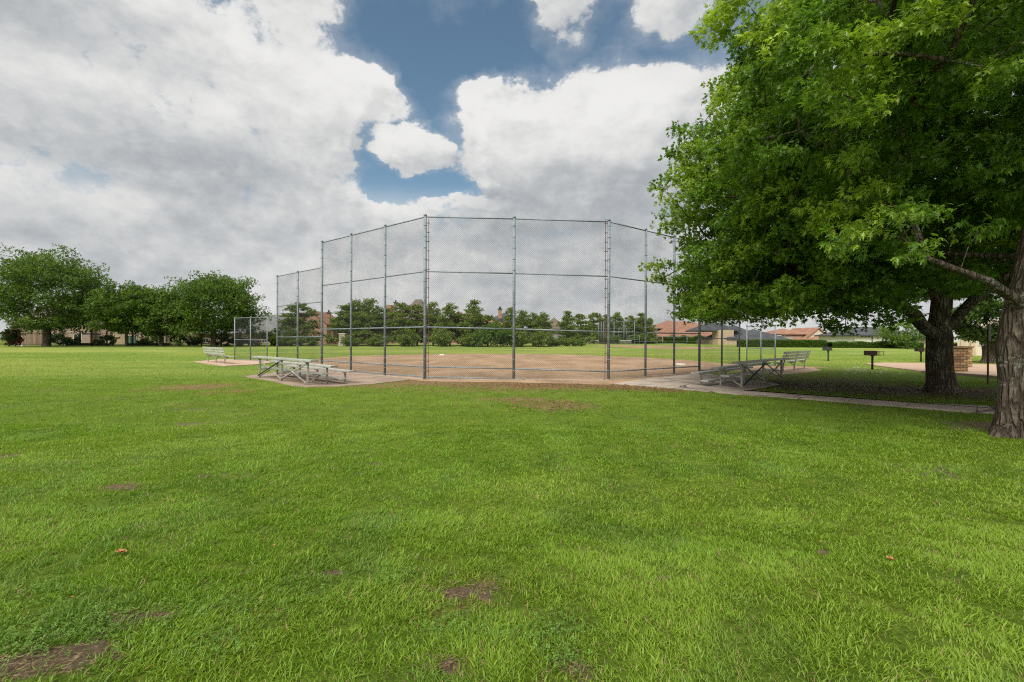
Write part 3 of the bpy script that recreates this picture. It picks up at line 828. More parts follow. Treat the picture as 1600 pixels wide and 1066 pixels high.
def bench(center, u, label):
    u = Vector((*u, 0)).normalized(); v = Vector((-u.y, u.x, 0))
    if v.y < 0: v = -v
    b = empty('player_bench', center); tag(b, label, 'bench', 'aluminium player benches with backrests')
    def L(a, d, z): return u * a + v * d + Vector((0, 0, z))
    mb = MB(); mb.beam(L(-2.45, 0.28, 0.45), L(2.75, 0.28, 0.45), 0.26, 0.045); mb.build('seat', M_ALU, b)
    for z, d in ((0.62, -0.01), (0.77, -0.05), (0.92, -0.09)):
        mb = MB(); mb.beam(L(-2.5, d, z), L(2.4, d, z), 0.03, 0.11); mb.build('backrest_slat', M_ALU, b)
    for s_ in (-1.95, 0.0, 1.95):
        m = MB(); m.beam(L(s_, 0.10, 0.0), L(s_, 0.08, 0.42), 0.055, 0.055, up=v); m.beam(L(s_, 0.06, 0.40), L(s_, -0.09, 0.98), 0.05, 0.04, up=v)
        m.beam(L(s_, 0.06, 0.40), L(s_, 0.36, 0.40), 0.05, 0.045); m.beam(L(s_, 0.09, 0.26), L(s_, 0.28, 0.39), 0.035, 0.03)
        m.build('leg', M_ALUD, b)
    return b


bench((-18.25, 27.9, 0.03), (0.70, -0.68), 'aluminium player bench with backrest beside the dugout screen near the live oaks')
bench((14.35, 22.95, 0.02), (0.71, 0.70), 'aluminium player bench with backrest behind the bleachers in the oak shade')

# bases of the infield
for px, py, lab in ((691, 554.6, 'white home base plate lying on the infield clay beyond the centre post'), (1063, 570, 'white base plate lying on the clay near the shaded bleachers')):
    c = G(px, py + 0.6); mb = MB(); s_ = 0.23
    mb.add([(-s_, -s_, 0), (s_, -s_, 0), (s_, s_, 0), (0, s_ * 1.5, 0), (-s_, s_, 0), (-s_ * .92, -s_ * .92, .09), (s_ * .92, -s_ * .92, .09), (s_ * .92, s_ * .9, .09), (0, s_ * 1.4, .09), (-s_ * .92, s_ * .9, .09)],
           [[4, 3, 2, 1, 0], [5, 6, 7, 8, 9]] + [[i, (i + 1) % 5, 5 + (i + 1) % 5, 5 + i] for i in range(5)])
    o = mb.build('base_plate', M_WHITE); o.location = (c.x, c.y, c.z + 0.005); tag(o, lab, 'base')

# the second field's backstop, far off
fb_ = empty('backstop'); tag(fb_, 'small distant chain-link backstop in front of the pines and tiled mansion', 'backstop')
YB = 98.0
fp = [P(936, 538, YB + 4), P(945, 538, YB), P(959, 538, YB), P(975, 538, YB + 1), P(991.5, 538, YB + 3), P(1026, 538, YB + 12)]
fposts = [(935.5, 503, YB + 6), (939.5, 503, YB + 3), (943.5, 503, YB), (959.5, 503, YB), (975, 503, YB), (991.7, 502.5, YB)]
prev = None
for px, py, Y in fposts:
    t = P(px, py, Y); z0 = float(gz(Y)); mb = MB(); mb.tube([(t.x, t.y, z0), (t.x, t.y, t.z)], 0.075, 8); mb.build('post', M_GALV, fb_)
    if prev is not None:
        for fz in (1.0, 0.68, 0.36, 0.05):
            a = Vector((prev.x, prev.y, z0 + (prev.z - z0) * fz)); b = Vector((t.x, t.y, z0 + (t.z - z0) * fz))
            mb = MB(); mb.tube([a, b], 0.035, 6); mb.build('rail', M_GALV, fb_)
        chain('wire_mesh', Vector((prev.x, prev.y, z0)), Vector((t.x, t.y, z0)), 0.0, t.z - z0, fb_, ra=0.003, pitch=0.14)
    prev = t
fw = [(1026.5, 511, YB - 2), (1035, 526, YB - 4), (1073.5, 526, YB - 6)]
prev = P(991.7, 510, YB)
for px, py, Y in fw:
    t = P(px, py, Y); z0 = float(gz(Y)); mb = MB(); mb.tube([(t.x, t.y, z0), (t.x, t.y, t.z)], 0.06, 8); mb.build('post', M_GALV, fb_)
    for fz in (1.0, 0.15):
        mb = MB(); mb.tube([Vector((prev.x, prev.y, z0 + (t.z - z0) * fz)), Vector((t.x, t.y, z0 + (t.z - z0) * fz))], 0.035, 6); mb.build('rail', M_GALV, fb_)
    prev = t
for (x0, x1, ty, by), lab in (((967, 979.5, 513, 536), 'tall narrow far dugout screen behind the distant backstop'), ((983, 999, 524, 537), 'low far dugout screen beside the distant backstop')):
    s_ = empty('dugout_screen'); tag(s_, lab, 'fence panel', 'far dugout screens'); Y = YB + 1.5
    a, b = P(x0, ty, Y), P(x1, ty, Y); z0 = float(gz(Y))
    for p in (a, b): mb = MB(); mb.tube([(p.x, p.y, z0), (p.x, p.y, p.z)], 0.05, 6); mb.build('post', M_GALV, s_)
    for fz in (1, .5): mb = MB(); mb.tube([(a.x, Y, z0 + (a.z - z0) * fz), (b.x, Y, z0 + (a.z - z0) * fz)], 0.035, 6); mb.build('rail', M_GALV, s_)
for (x0, x1), lab in (((969, 987), 'far pale bench beside the distant backstop'), ((922, 936), 'far pale bleachers bench before the shingle-roofed house')):
    Y = 96.0; a, b = P(x0, 534.6, Y), P(x1, 534.6, Y); z0 = float(gz(Y)); e = empty('player_bench', (0, 0, 0)); tag(e, lab, 'bench')
    MB().beam((a.x, Y, z0 + 0.48), (b.x, Y, z0 + 0.48), 0.3, 0.07).build('seat', M_ALU, e); MB().beam((a.x, Y + .3, z0 + 0.8), (b.x, Y + .3, z0 + 0.8), 0.05, 0.16).build('backrest', M_ALU, e)
    for t in (0.1, 0.5, 0.9):
        x = a.x + (b.x - a.x) * t; MB().beam((x, Y + .1, z0), (x, Y + .1, z0 + 0.45), 0.08, 0.08, up=(0, 1, 0)).build('leg', M_ALUD, e)


# ------------------------------------------------------------------ picnic area
def grill(px, py, top, label, mt, rz=0.0, grate=True, s_=1.0):
    c = G(px, py); g_ = empty('park_grill', (c.x, c.y, c.z), rz); tag(g_, label, 'grill', 'pedestal grills on the lawn')
    k = s_
    MB().tube([(0, 0, -0.05), (0, 0, 0.72 * k)], 0.05, 10).build('post', mt, g_)
    mb = MB(); w, d, z0, z1 = 0.30 * k, 0.21 * k, 0.75 * k, 1.0 * k
    mb.box(-w, w, -d, d, z0, z0 + 0.012); mb.box(-w, w * 0.35, -d, -d + 0.012, z0 + .0125, z1); mb.box(-w, w, d - 0.012, d, z0 + .0125, z1)
    mb.box(-w, -w + 0.012, -d + .0125, d - .0125, z0 + .0125, z1); mb.tube([(0, 0, 0.70 * k), (0, 0, 0.745 * k)], [0.06, 0.12], 10)
    mb.build('firebox', mt, g_)
    mb = MB()
    for i in range(9):
        x = -w + 0.03 + i * (2 * w - 0.05) / 8; mb.tube([(x, -d + 0.01, z1 - 0.06), (x, d - 0.01, z1 - 0.06)], 0.006, 5)
    mb.tube([(-w, -d + .03, z1 - 0.067), (w + 0.1, -d + .03, z1 - 0.067)], 0.008, 5); mb.tube([(-w, d - .03, z1 - 0.067), (w + 0.1, d - .03, z1 - 0.067)], 0.008, 5)
    mb.build('grate', mt, g_)
    if grate:
        mb = MB()
        for z in (z0 + 0.03, z1 - 0.02): mb.tube([(w * 0.4, -d - 0.01, z), (w + 0.13, -d - 0.01, z)], 0.011, 6)
        for x in (w * .45, w * .72, w + 0.12): mb.tube([(x, -d - 0.01, z0 + .03), (x, -d - 0.01, z1 - .02)], 0.012, 6)
        mb.build('handle', mt, g_)
    return g_


grill(1294, 564.5, 549, 'greenish pedestal grill alone on the sunny lawn beyond the bench', M_GRILLG, 0.35, False, 1.05)
grill(1363, 577.5, 553, 'rusty brown pedestal grill at the tip of the granite patio', M_GRILL, 0.0, True, 1.0)
grill(1439, 565.5, 551, 'dark pedestal grill half hidden by the broad oak trunk', M_GRILL, -0.2, False, 1.0)

# stone wall of the picnic area: two short ledge-stone piers with cap stones
for (x0, x1, by, ty, Y, dd), lab in (((1488, 1513, 584.5, 541, 21.6, 0.9), 'nearer tan ledge-stone pier on the patio behind the broad oak trunk'), ((1503, 1519.5, 578, 541, 25.5, 1.0), 'farther tan ledge-stone pier on the patio partly hidden by its twin')):
    a, b = P(x0, ty, Y), P(x1, ty, Y); h = a.z + 0.0
    e = empty('stone_pier', ((a.x + b.x) / 2, Y, 0)); tag(e, lab, 'stone pier', 'stone piers of the picnic area'); w = (b.x - a.x) / 2
    mb = MB(); n_ = 8
    mb.box(-w, w, 0, dd, 0, h - 0.09); mb.build('wall', M_STONE, e)
    mb = MB(); mb.box(-w - 0.05, w + 0.05, -0.05, dd + 0.05, h - 0.0897, h); mb.build('cap_stone', M_STONE, e)
c = G(1543.5, 600); e = empty('park_sign', c, 0.5); tag(e, 'thin rusty signpost with its dark sign seen edge-on between the oak trunks', 'sign')
MB().box(-0.022, 0.022, -0.022, 0.022, -0.1, 2.06).build('post', M_RUST, e)
mb = MB(); mb.poly([(-0.13, -0.0), (0.13, 0), (0.13, 0.02), (-0.13, 0.02)], 1.52, 2.12); o = mb.build('sign_panel', M_BLACK, e); o.location = (0, -0.045, 0)

# little white lawn flowers near the grill
nf = 90; V = []; Fx = []
for i in range(nf):
    px = 1320 + abs(rng.normal(0, 1)) * 45; py = 582 + rng.normal(0, 3.0) + (px - 1320) * 0.03
    c = G(px, py); r_ = 0.022 + 0.02 * rng.random(); z = c.z + 0.05 + 0.05 * rng.random()
    o = len(V); V += [(c.x - r_, c.y, z), (c.x, c.y - r_, z + r_), (c.x + r_, c.y, z), (c.x, c.y + r_, z + r_ * .6), (c.x, c.y, z + r_ * 1.4)]
    Fx += [(o, o + 1, o + 4), (o + 1, o + 2, o + 4), (o + 2, o + 3, o + 4), (o + 3, o, o + 4)]
tag(mesh_np('flowers', np.array(V), np.array(Fx), M_WHITE), 'tiny white flowers scattered in the lawn near the rusty grill', kind='stuff')


# fallen leaves on the lawn
def fallen(px, py, size, label, n=3, name='fallen_leaf'):
    c = G(px, py); mb = MB()
    for k in range(n):
        a0 = random.random() * 6.28; L = size * (0.7 + 0.5 * random.random()); pts = []; m_ = 7
        ox, oy = random.uniform(-.5, .5) * size * (n > 1), random.uniform(-.3, .3) * size * (n > 1)
        for i in range(m_ + 1):
            t = i / m_; w = 0.30 * L * math.sin(math.pi * min(t * 0.92 + 0.06, 1)) * (0.55 + 0.45 * (i % 2)); zz = 0.03 + 0.35 * L * (t - 0.45) ** 2 * 2
            for s_ in (-1, 0, 1):
                x, y = (t - .5) * L, s_ * w
                pts.append((ox + x * math.cos(a0) - y * math.sin(a0), oy + x * math.sin(a0) + y * math.cos(a0), zz + abs(s_) * w * 0.55))
        fs = []
        for i in range(m_):
            for s_ in (0, 1): q = i * 3 + s_; fs.append([q, q + 3, q + 4, q + 1])
        mb.add(pts, fs)
    o = mb.build(name, M_DRY); o.location = (c.x, c.y, c.z); tag(o, label, 'leaf', 'fallen brown leaves on the lawn'); return o


fallen(196, 868, 0.06, 'clump of curled rusty oak leaves on the lawn above the bare soil strip', 4)
fallen(427, 859, 0.028, 'single tiny orange leaf standing in the grass', 1)
fallen(113, 941, 0.03, 'round orange-brown leaf lying close to the bare soil strip', 1)
fallen(1391, 880, 0.05, 'twisted tan leaf lying on the lawn below the oaks', 2)
fallen(1282, 853, 0.04, 'narrow pale leaf lying in the grass short of the twisted tan one', 1)
fallen(997, 657, 0.07, 'dry leaf on the lawn before the backstop corner', 1)
fallen(660, 627, 0.06, 'small orange leaf in the grass before the centre of the backstop', 1)


# ------------------------------------------------------------------ trees
STEM_IDS = []


def grow(trunk, stems, pads, subs, jitter=0.25, seed=1):
    """skeleton as nodes with parents: every target is tied to the nearest fitting node"""
    r = np.random.default_rng(seed)
    pos = [np.array(trunk[0], float)]; par = [-1]
    def chain_to(i, q, step, curve=0.0, wv=1.0):
        p0 = pos[i]; d = np.linalg.norm(q - p0); k = max(1, int(d / step)); last = i
        mid = (p0 + q) / 2 + np.array([0, 0, curve * d]) + r.normal(0, jitter * 0.25, 3) * d * 0.3 * wv
        for j in range(1, k + 1):
            t = j / k; p = (1 - t) ** 2 * p0 + 2 * t * (1 - t) * mid + t * t * q
            if j < k: p = p + r.normal(0, 0.03, 3) * min(d, 1.5) * wv
            pos.append(p); par.append(last); last = len(pos) - 1
        return last
    STEM_IDS.clear()
    last = 0
    for q in trunk[1:]: last = chain_to(last, np.array(q, float), 0.35)
    fork = last; tr_n = len(pos)
    for st in stems:
        l = st[0] if isinstance(st[0], int) else fork
        pts = st[1:] if isinstance(st[0], int) else st
        # a stem starts from the trunk node closest to its first point
        if pts: 
            cand = np.array(pos[:tr_n]); l = int(np.argmin(np.linalg.norm(cand - np.array(pts[0]), axis=1)))
        k0 = len(pos)
        for q in pts: l = chain_to(l, np.array(q, float), 0.4, 0.0, 0.4)
        STEM_IDS.append((k0, len(pos)))
    f0 = pos[fork]
    order = np.argsort([np.linalg.norm(p - f0) for p in pads])
    ends = []
    for k in order:
        q = pads[k]; A = np.array(pos[tr_n - 1:]); 
        dq = np.linalg.norm(A - q, axis=1); out = np.linalg.norm(A - f0, axis=1)
        cost = dq + 0.25 * out + 3.0 * np.maximum(0, A[:, 2] - q[2]) * 0.5
        i = int(np.argmin(cost)) + tr_n - 1
        ends.append(chain_to(i, q, 0.45, 0.10))
    allsub = []
    for k, sub in subs:
        for q in sub:
            A = np.array(pos[tr_n:]); i = int(np.argmin(np.linalg.norm(A - q, axis=1))) + tr_n
            if np.linalg.norm(pos[i] - q) > 0.12: chain_to(i, q, 0.35, 0.04)
    return np.array(pos), np.array(par)


def skeleton_mesh(name, pos, par, R0, tip, material, parent, flare=1.0, minr=0.0, sides=7, caps=None):
    n = len(pos); cnt = np.zeros(n); kids = np.zeros(n, int)
    for i in range(n - 1, 0, -1):
        if cnt[i] == 0: cnt[i] = 1
        cnt[par[i]] += cnt[i]; kids[par[i]] += 1
    p = math.log(max(cnt[0], 2)) / math.log(R0 / tip)
    rad = tip * cnt ** (1 / p)
    for (a_, b_), cp in zip(STEM_IDS, caps or []):
        if cp:
            for i in range(a_, b_): rad[i] = min(rad[i], cp[0] + (cp[1] - cp[0]) * (i - a_) / max(1, b_ - a_ - 1))
    for i in range(1, n): rad[i] = min(rad[i], rad[par[i]])
    # follow chains: each child continues its parent's line if it is the thickest child
    main = {}
    for i in range(1, n):
        if par[i] not in main or cnt[i] > cnt[main[par[i]]]: main[par[i]] = i
    starts = [0] + [i for i in range(1, n) if main.get(par[i]) != i]
    mb = MB()
    for s_ in starts:
        line = [s_]
        while line[-1] in main: line.append(main[line[-1]])
        pts = [pos[i] for i in line]; rr = [rad[i] for i in line]
        if s_ != 0: pts = [pos[par[s_]]] + pts; rr = [min(rad[s_] * 1.15, rad[par[s_]])] + rr
        if len(pts) < 2 or rr[min(1, len(rr) - 1)] < minr: continue
        if s_ == 0:
            rr = [r_ * (1 + flare * math.exp(-(pt[2] - pts[0][2]) / 0.22)) for r_, pt in zip(rr, pts)]
        mb.tube(pts, rr, sides if rr[0] > 0.04 else (5 if rr[0] > 0.012 else 3), cap=False)
    return mb, rad


def sprigs(centers, spread, per, rgen, out_from, flatten=0.5):
    """random places in small cushions round every cluster centre"""
    n = len(centers) * per
    c = np.repeat(centers, per, 0)
    d = rgen.normal(0, 1, (n, 3)); d /= np.linalg.norm(d, axis=1)[:, None]
    r = spread * rgen.random((n, 1)) ** 0.5
    d[:, 2] *= flatten
    p = c + d * r
    o = p - out_from; o[:, 2] *= 0.6; o /= np.linalg.norm(o, axis=1)[:, None]
    return p, o


OAK_LEAF = (np.array([(0, 0, 0), (.30, .07, .02), (.42, .36, -.05), (.50, .09, .03), (.66, .33, -.07), (.70, .08, .02), (1.0, .10, -.10), (1.05, -.03, -.12),
                      (.70, -.07, .02), (.66, -.33, -.07), (.50, -.08, .03), (.42, -.36, -.05), (.30, -.06, .02)], float),
            np.array([(0, 1, 12), (1, 2, 3), (1, 3, 10), (1, 10, 12), (3, 4, 5), (3, 5, 8), (3, 8, 10), (5, 6, 7), (5, 7, 8), (8, 9, 10), (10, 11, 12)]))
LEAF5 = (np.array([(0, 0, 0), (.45, .30, -.04), (.55, .06, .03), (1.0, .02, -.08), (.55, -.06, .03), (.45, -.30, -.04)], float),
         np.array([(0, 1, 2), (0, 2, 4), (0, 4, 5), (2, 3, 4)]))
LEAF2 = (np.array([(0, 0, 0), (.5, .24, .0), (1.0, 0, -.06), (.5, -.24, .0)], float), np.array([(0, 1, 2), (0, 2, 3)]))
LEAF1 = (np.array([(0, .11, 0), (0, -.11, 0), (1.0, 0, 0)], float), np.array([(0, 1, 2)]))


OAK_LEAF[0][:, 1] *= 0.8


def leaves(name, P0, O, size, leaf, k, rgen, material, parent, cols, fan=0.9, droop=0.25, tilt=0.5, young=None):
    """k leaves fanned round every sprig point P0 with outward direction O"""
    T, TF = leaf; n = len(P0)
    p = np.repeat(P0, k, 0); o = np.repeat(O, k, 0)
    d = o + rgen.normal(0, fan, (n * k, 3)); d[:, 2] -= droop
    d /= np.linalg.norm(d, axis=1)[:, None]
    up = np.tile([0, 0, 1.0], (n * k, 1)) + rgen.normal(0, tilt, (n * k, 3))
    s_ = np.cross(up, d); s_ /= np.linalg.norm(s_, axis=1)[:, None] + 1e-9
    u = np.cross(d, s_)
    sz = size * (0.6 + 0.7 * rgen.random((n * k, 1, 1)))
    p = p + d * 0.15 * size * rgen.random((n * k, 1))
    V = p[:, None, :] + sz * (T[None, :, :1] * d[:, None] + T[None, :, 1:2] * s_[:, None] + T[None, :, 2:] * u[:, None])
    Fc = (np.arange(n * k)[:, None, None] * len(T) + TF[None]).reshape(-1, 3)
    a = rgen.random((n, 1)); c = cols[0] * (1 - a) + cols[1] * a
    c = np.repeat(c, k, 0) * (0.65 + 0.7 * rgen.random((n * k, 1)))
    if young is not None:
        yy = np.repeat(young, k)[:, None]; c = c * (1 - yy) + np.array([cols[2]]) * yy * (0.75 + 0.5 * rgen.random((n * k, 1)))
    return mesh_np(name, V.reshape(-1, 3), Fc, material, parent, tone=np.repeat(c, len(T), 0))


def big_oak(name, label, trunk, stems, cen, rad_, zmin, npads, nsub, per, kleaf, size, R0, tip, seed, leaf, padr, bark, cols, keep=None, spread=0.42, flare=0.55, ridge=0.0, young_amt=0.35, sides=12, minr=0.0, caps=None, rim=0):
    r = np.random.default_rng(seed); e = empty(name, trunk[0]); tag(e, label, 'tree')
    base_ = np.array(trunk[0], float)
    cen = np.array(cen, float); rad_ = np.array(rad_, float)
    pads = []
    tries = 0
    while len(pads) < npads and tries < 60000:
        tries += 1
        d = r.normal(0, 1, 3); d /= np.linalg.norm(d); q = cen + d * rad_ * (0.55 + 0.43 * r.random() ** 0.5 if r.random() < 0.8 else 0.5 * r.random() + 0.15)
        if q[2] < zmin(q) if callable(zmin) else q[2] < zmin: continue
        if keep is not None and not keep(q): continue
        if any(np.linalg.norm((q - w) * [1, 1, 1.5]) < padr * 0.82 for w in pads): continue
        pads.append(q)
    for _ in range(rim * 30):                                     # the drooping lower skirt
        if rim <= 0: break
        a = r.random() * 6.283; rho = rad_[0] * (0.45 + 0.47 * r.random()); q = np.array([cen[0] + rho * math.cos(a), cen[1] + rho * math.sin(a), 0])
        q[2] = (zmin(q) if callable(zmin) else zmin) + 1.5 * r.random() ** 1.5
        if keep is not None and not keep(q): continue
        if any(np.linalg.norm((q - w) * [1, 1, 1.3]) < padr * 0.7 for w in pads): continue
        pads.append(q); rim -= 1
    subs = []; cl = []
    for k, q in enumerate(pads):
        s_ = padr * (0.75 + 0.5 * r.random()); out = q - cen; out[2] *= 0.4; out /= np.linalg.norm(out) + 1e-6
        d = r.normal(0, 1, (nsub, 3)); d /= np.linalg.norm(d, axis=1)[:, None]
        rr_ = s_ * (0.35 + 0.65 * r.random((nsub, 1)) ** 0.6)
        w = q + d * rr_ * [1, 1, 0.42] + out * 0.25 * s_ - np.array([0, 0, 1.0]) * (rr_ ** 2) * 0.16
        subs.append((k, w)); cl.append(w)
    pos, par = grow(trunk, stems, [q for q in pads], subs, seed=seed)
    mb, rad2 = skeleton_mesh('trunk', pos, par, R0, tip, bark, e, flare=flare, sides=sides, minr=minr, caps=caps)
    mb.v = [tuple(np.array(v) - base_) for v in mb.v]
    # root flare and furrows on the lower trunk
    vv = []
    for v in mb.v:
        x, y, z = v; rr2 = math.hypot(x, y)
        if z < 1.6 and rr2 < R0 * 2.2:
            a = math.atan2(y, x); f = math.exp(-max(z, 0) / 0.28)
            s_ = 1 + (0.05 + ridge * f) * math.sin(a * 5 + seed) + 0.03 * math.sin(a * 11 + z * 3) + 0.16 * f * math.sin(a * 3 + 1 + seed)
            x, y = x * s_, y * s_
        vv.append((x, y, z))
    mb.v = vv
    mb.build('trunk', bark, e)
    C = np.concatenate(cl); p, o = sprigs(C, spread, per, r, cen)
    if keep is not None:
        pass
    # shoots at the outside of the crown are younger and yellower
    q = np.linalg.norm((p - cen) / rad_, axis=1)
    tipn = fbm(p[:, 0] * 0.9 + 7, p[:, 2] * 1.1 + p[:, 1] * 0.8, 3)
    young = np.clip(smooth(0.75, 1.05, q) * smooth(0.48, 0.72, tipn) + 0.15 * (r.random(len(p)) < 0.12), 0, 1) * young_amt * 2
    young = np.clip(young, 0, 0.9)
    leaves('crown', p - base_, o, size, leaf, kleaf, r, M_LEAF, e, cols, young=young)
    return e, C


OC = (np.array([0.078, 0.175, 0.020]), np.array([0.175, 0.305, 0.032]), np.array([0.34, 0.46, 0.05]))
B2 = G(1468, 613)
T2 = [B2, B2 + Vector((0, 0, 1.2)), B2 + Vector((0.05, 0.05, 2.3))]
T2 = [tuple(p) for p in T2]; T2[0] = (T2[0][0], T2[0][1], -0.12)
S2 = [[tuple(P(1448, 515, 13.2)), tuple(P(1405, 470, 12.4)), tuple(P(1340, 440, 11.6))], [tuple(P(1468, 470, 13.5)), tuple(P(1450, 380, 13.4)), tuple(P(1440, 250, 13.0))],
      [tuple(P(1485, 510, 13.6)), tuple(P(1520, 470, 13.8)), tuple(P(1575, 430, 14.5))], [tuple(P(1478, 480, 13.8)), tuple(P(1500, 330, 15)), tuple(P(1500, 200, 15.5))]]


def zmin2(q):
    rho = math.hypot(q[0] - 12.6, q[1] - 13.4)
    return 3.2 - 0.25 * max(0, rho - 4) - 0.5 * (q[0] > 7.0 and q[1] < 11)


def keep2(q):                                                   # the crown is tied together, with a slightly hollow core
    if q[2] > 6 and math.hypot(q[0] - 12.6, q[1] - 13.4) > 7.8 - (q[2] - 6) * 0.6: return False
    return q[1] < 20.5 and not (q[0] > 0.83 * q[1] and q[1] < 12 and q[2] < 4.2) and not (q[0] > 11.2 and q[2] < 3.6)


oak2, C2 = big_oak('oak_tree', 'broad dark oak with the thick trunk standing beyond the sidewalk, its canopy over the bleachers', T2, S2, (12.6, 13.4, 5.2), (7.2, 7.2, 7.0), zmin2, 360, 12, 20, 6, 0.132, 0.31, 0.009,
                   21, LEAF5, 1.05, M_BARK, OC, keep2, spread=0.42, flare=0.5, ridge=0.2, young_amt=0.3, rim=110, caps=[(0.19, 0.1), (0.26, 0.12), (0.2, 0.12), (0.22, 0.12)])
B1 = G(1596, 684)
T1 = [tuple(B1 - Vector((0, 0, 0.12))), tuple(B1 + Vector((0.0, 0, 1.0))), tuple(B1 + Vector((0.05, 0.0, 1.9)))]
S1 = [[tuple(P(1585, 468, 7.0)), tuple(P(1545, 440, 6.9)), tuple(P(1500, 424, 6.8)), tuple(P(1450, 404, 6.8)), tuple(P(1408, 372, 6.7))],
      [tuple(P(1605, 440, 7.2)), tuple(P(1625, 330, 7.3)), tuple(P(1640, 150, 7.4))], [tuple(P(1612, 450, 7.5)), tuple(P(1680, 360, 8.0))]]


def keep1(q):
    px, py = 800 + F * q[0] / q[1], 533 - F * (q[2] - 1.5) / q[1]
    return q[1] > 2.5 and q[0] > 0.50 * q[1] and q[2] > 3.2 + 0.25 * max(0, 8.0 - q[1]) * 0.4


oak1, C1 = big_oak('oak_tree', 'nearer oak with a furrowed lichen-spotted trunk in front of the sidewalk', T1, S1, (8.9, 7.4, 6.6), (4.8, 4.4, 4.0), 3.1, 120, 10, 28, 6, 0.115, 0.27, 0.008,
                   5, OAK_LEAF, 1.05, M_BARK2, OC, keep1, spread=0.36, flare=0.42, ridge=0.22, young_amt=0.55, sides=22, caps=[(0.075, 0.03), None, None])

# ------------------------------------------------------------------ smaller and farther trees
def oak_small(name, label, px, base_y, top_y, half, seed, cols, trunk_r=0.28, group=None, k=900, leafsize=0.34, stemy=None, cat='tree', low=0.12, per=7, kleaf=4, Y=None, npads=46):
    b = G(px, base_y)
    if Y: b = P(px, base_y, Y); b.z = float(gz(Y))
    Y = b.y; top = P(px, top_y, Y); H = top.z - b.z; rx = half / F * Y
    e = empty(name, b); tag(e, label, cat, group)
    r = np.random.default_rng(seed)
    cen = np.array([0, 0, H * (0.5 + low * 0.6)]); rad_ = np.array([rx, rx * 0.9, H * (0.5 - low * 0.5) * 0.97])
    pads = []; tries = 0; pr = max(rx, H * 0.4) * 0.30
    while len(pads) < npads and tries < 20000:
        tries += 1
        d = r.normal(0, 1, 3); d /= np.linalg.norm(d); q = cen + d * rad_ * (0.45 + 0.5 * r.random() ** 0.6)
        if q[2] < H * low: continue
        if any(np.linalg.norm(q - w) < pr * 0.6 for w in pads): continue
        pads.append(q)
    subs = []; cl = []
    for i, q in enumerate(pads):
        w = q + r.normal(0, 1, (6, 3)) * [pr * .5, pr * .5, pr * .27]; subs.append((i, w)); cl.append(w)
    fork = H * (low + 0.06)
    pos, par = grow([(0, 0, -0.1), (0.05, 0, fork * 0.5), (0, 0.05, fork)], [], pads, [], seed=seed)
    mb, _ = skeleton_mesh('trunk', pos, par, trunk_r, 0.03, M_BARK, e, flare=0.4)
    mb.build('trunk', M_BARK, e)
    C = np.concatenate(cl); p, o = sprigs(C, pr * 0.62, per, r, cen, 0.6)
    leaves('crown', p, o, leafsize, LEAF2, kleaf, r, M_LEAF, e, cols, tilt=0.7, young=smooth(0.5, 0.75, fbm(p[:, 0] * .5 + seed, p[:, 2] * .8, 3)) * 0.45)
    return e


GC = (np.array([0.065, 0.13, 0.022]), np.array([0.13, 0.215, 0.03]), np.array([0.16, 0.24, 0.03]))
oak_small('live_oak', 'largest live oak behind the iron fence with the widest crown', 72, 541.5, 394, 78, 31, GC, 0.42, 'live oaks along the iron fence', leafsize=0.27, npads=110, per=22, kleaf=5)
oak_small('live_oak', 'smaller live oak on thin forked stems just after the widest one', 197, 541.5, 444, 48, 32, GC, 0.18, 'live oaks along the iron fence', leafsize=0.27, npads=64, per=20, kleaf=5)
oak_small('live_oak', 'low live oak squeezed between its thin-stemmed and its round-crowned neighbours', 252, 541.5, 452, 45, 33, GC, 0.28, 'live oaks along the iron fence', leafsize=0.27, npads=60, per=20, kleaf=5)
oak_small('live_oak', 'round-crowned live oak next to the dugout screen', 333, 541.5, 427, 68, 34, GC, 0.36, 'live oaks along the iron fence', leafsize=0.27, npads=100, per=22, kleaf=5)
DK = (np.array([0.035, 0.075, 0.012]), np.array([0.07, 0.13, 0.018]), np.array([0.12, 0.2, 0.03]))
LG = (np.array([0.075, 0.15, 0.02]), np.array([0.13, 0.23, 0.028]), np.array([0.2, 0.3, 0.04]))
oak_small('young_tree', 'light green young tree before the white house, seen beside the broad oak trunk', 1418, 545, 497, 34, 41, LG, 0.15, leafsize=0.3, low=0.06, npads=34)
oak_small('park_oak', 'smaller oak on the patio edge between the two oak trunks, beyond the signpost', 1544, 567.5, 470, 52, 43, DK, 0.36, leafsize=0.2, low=0.30, npads=60, per=9, kleaf=5)
oak_small('crepe_myrtle', 'small shrub tree with pink blossoms at the board fence', 14, 541.5, 510, 14, 44, (np.array([0.05, 0.09, 0.02]), np.array([0.09, 0.13, 0.03]), np.array([0.50, 0.12, 0.15])), 0.08, leafsize=0.22, low=0.05, npads=20)
oak_small('crepe_myrtle', 'slim shrub tree with pink tips against the board fence corner', 24, 541.5, 516, 9, 45, (np.array([0.30, 0.08, 0.09]), np.array([0.09, 0.13, 0.03]), np.array([0.60, 0.14, 0.17])), 0.06, leafsize=0.22, low=0.1, npads=14)
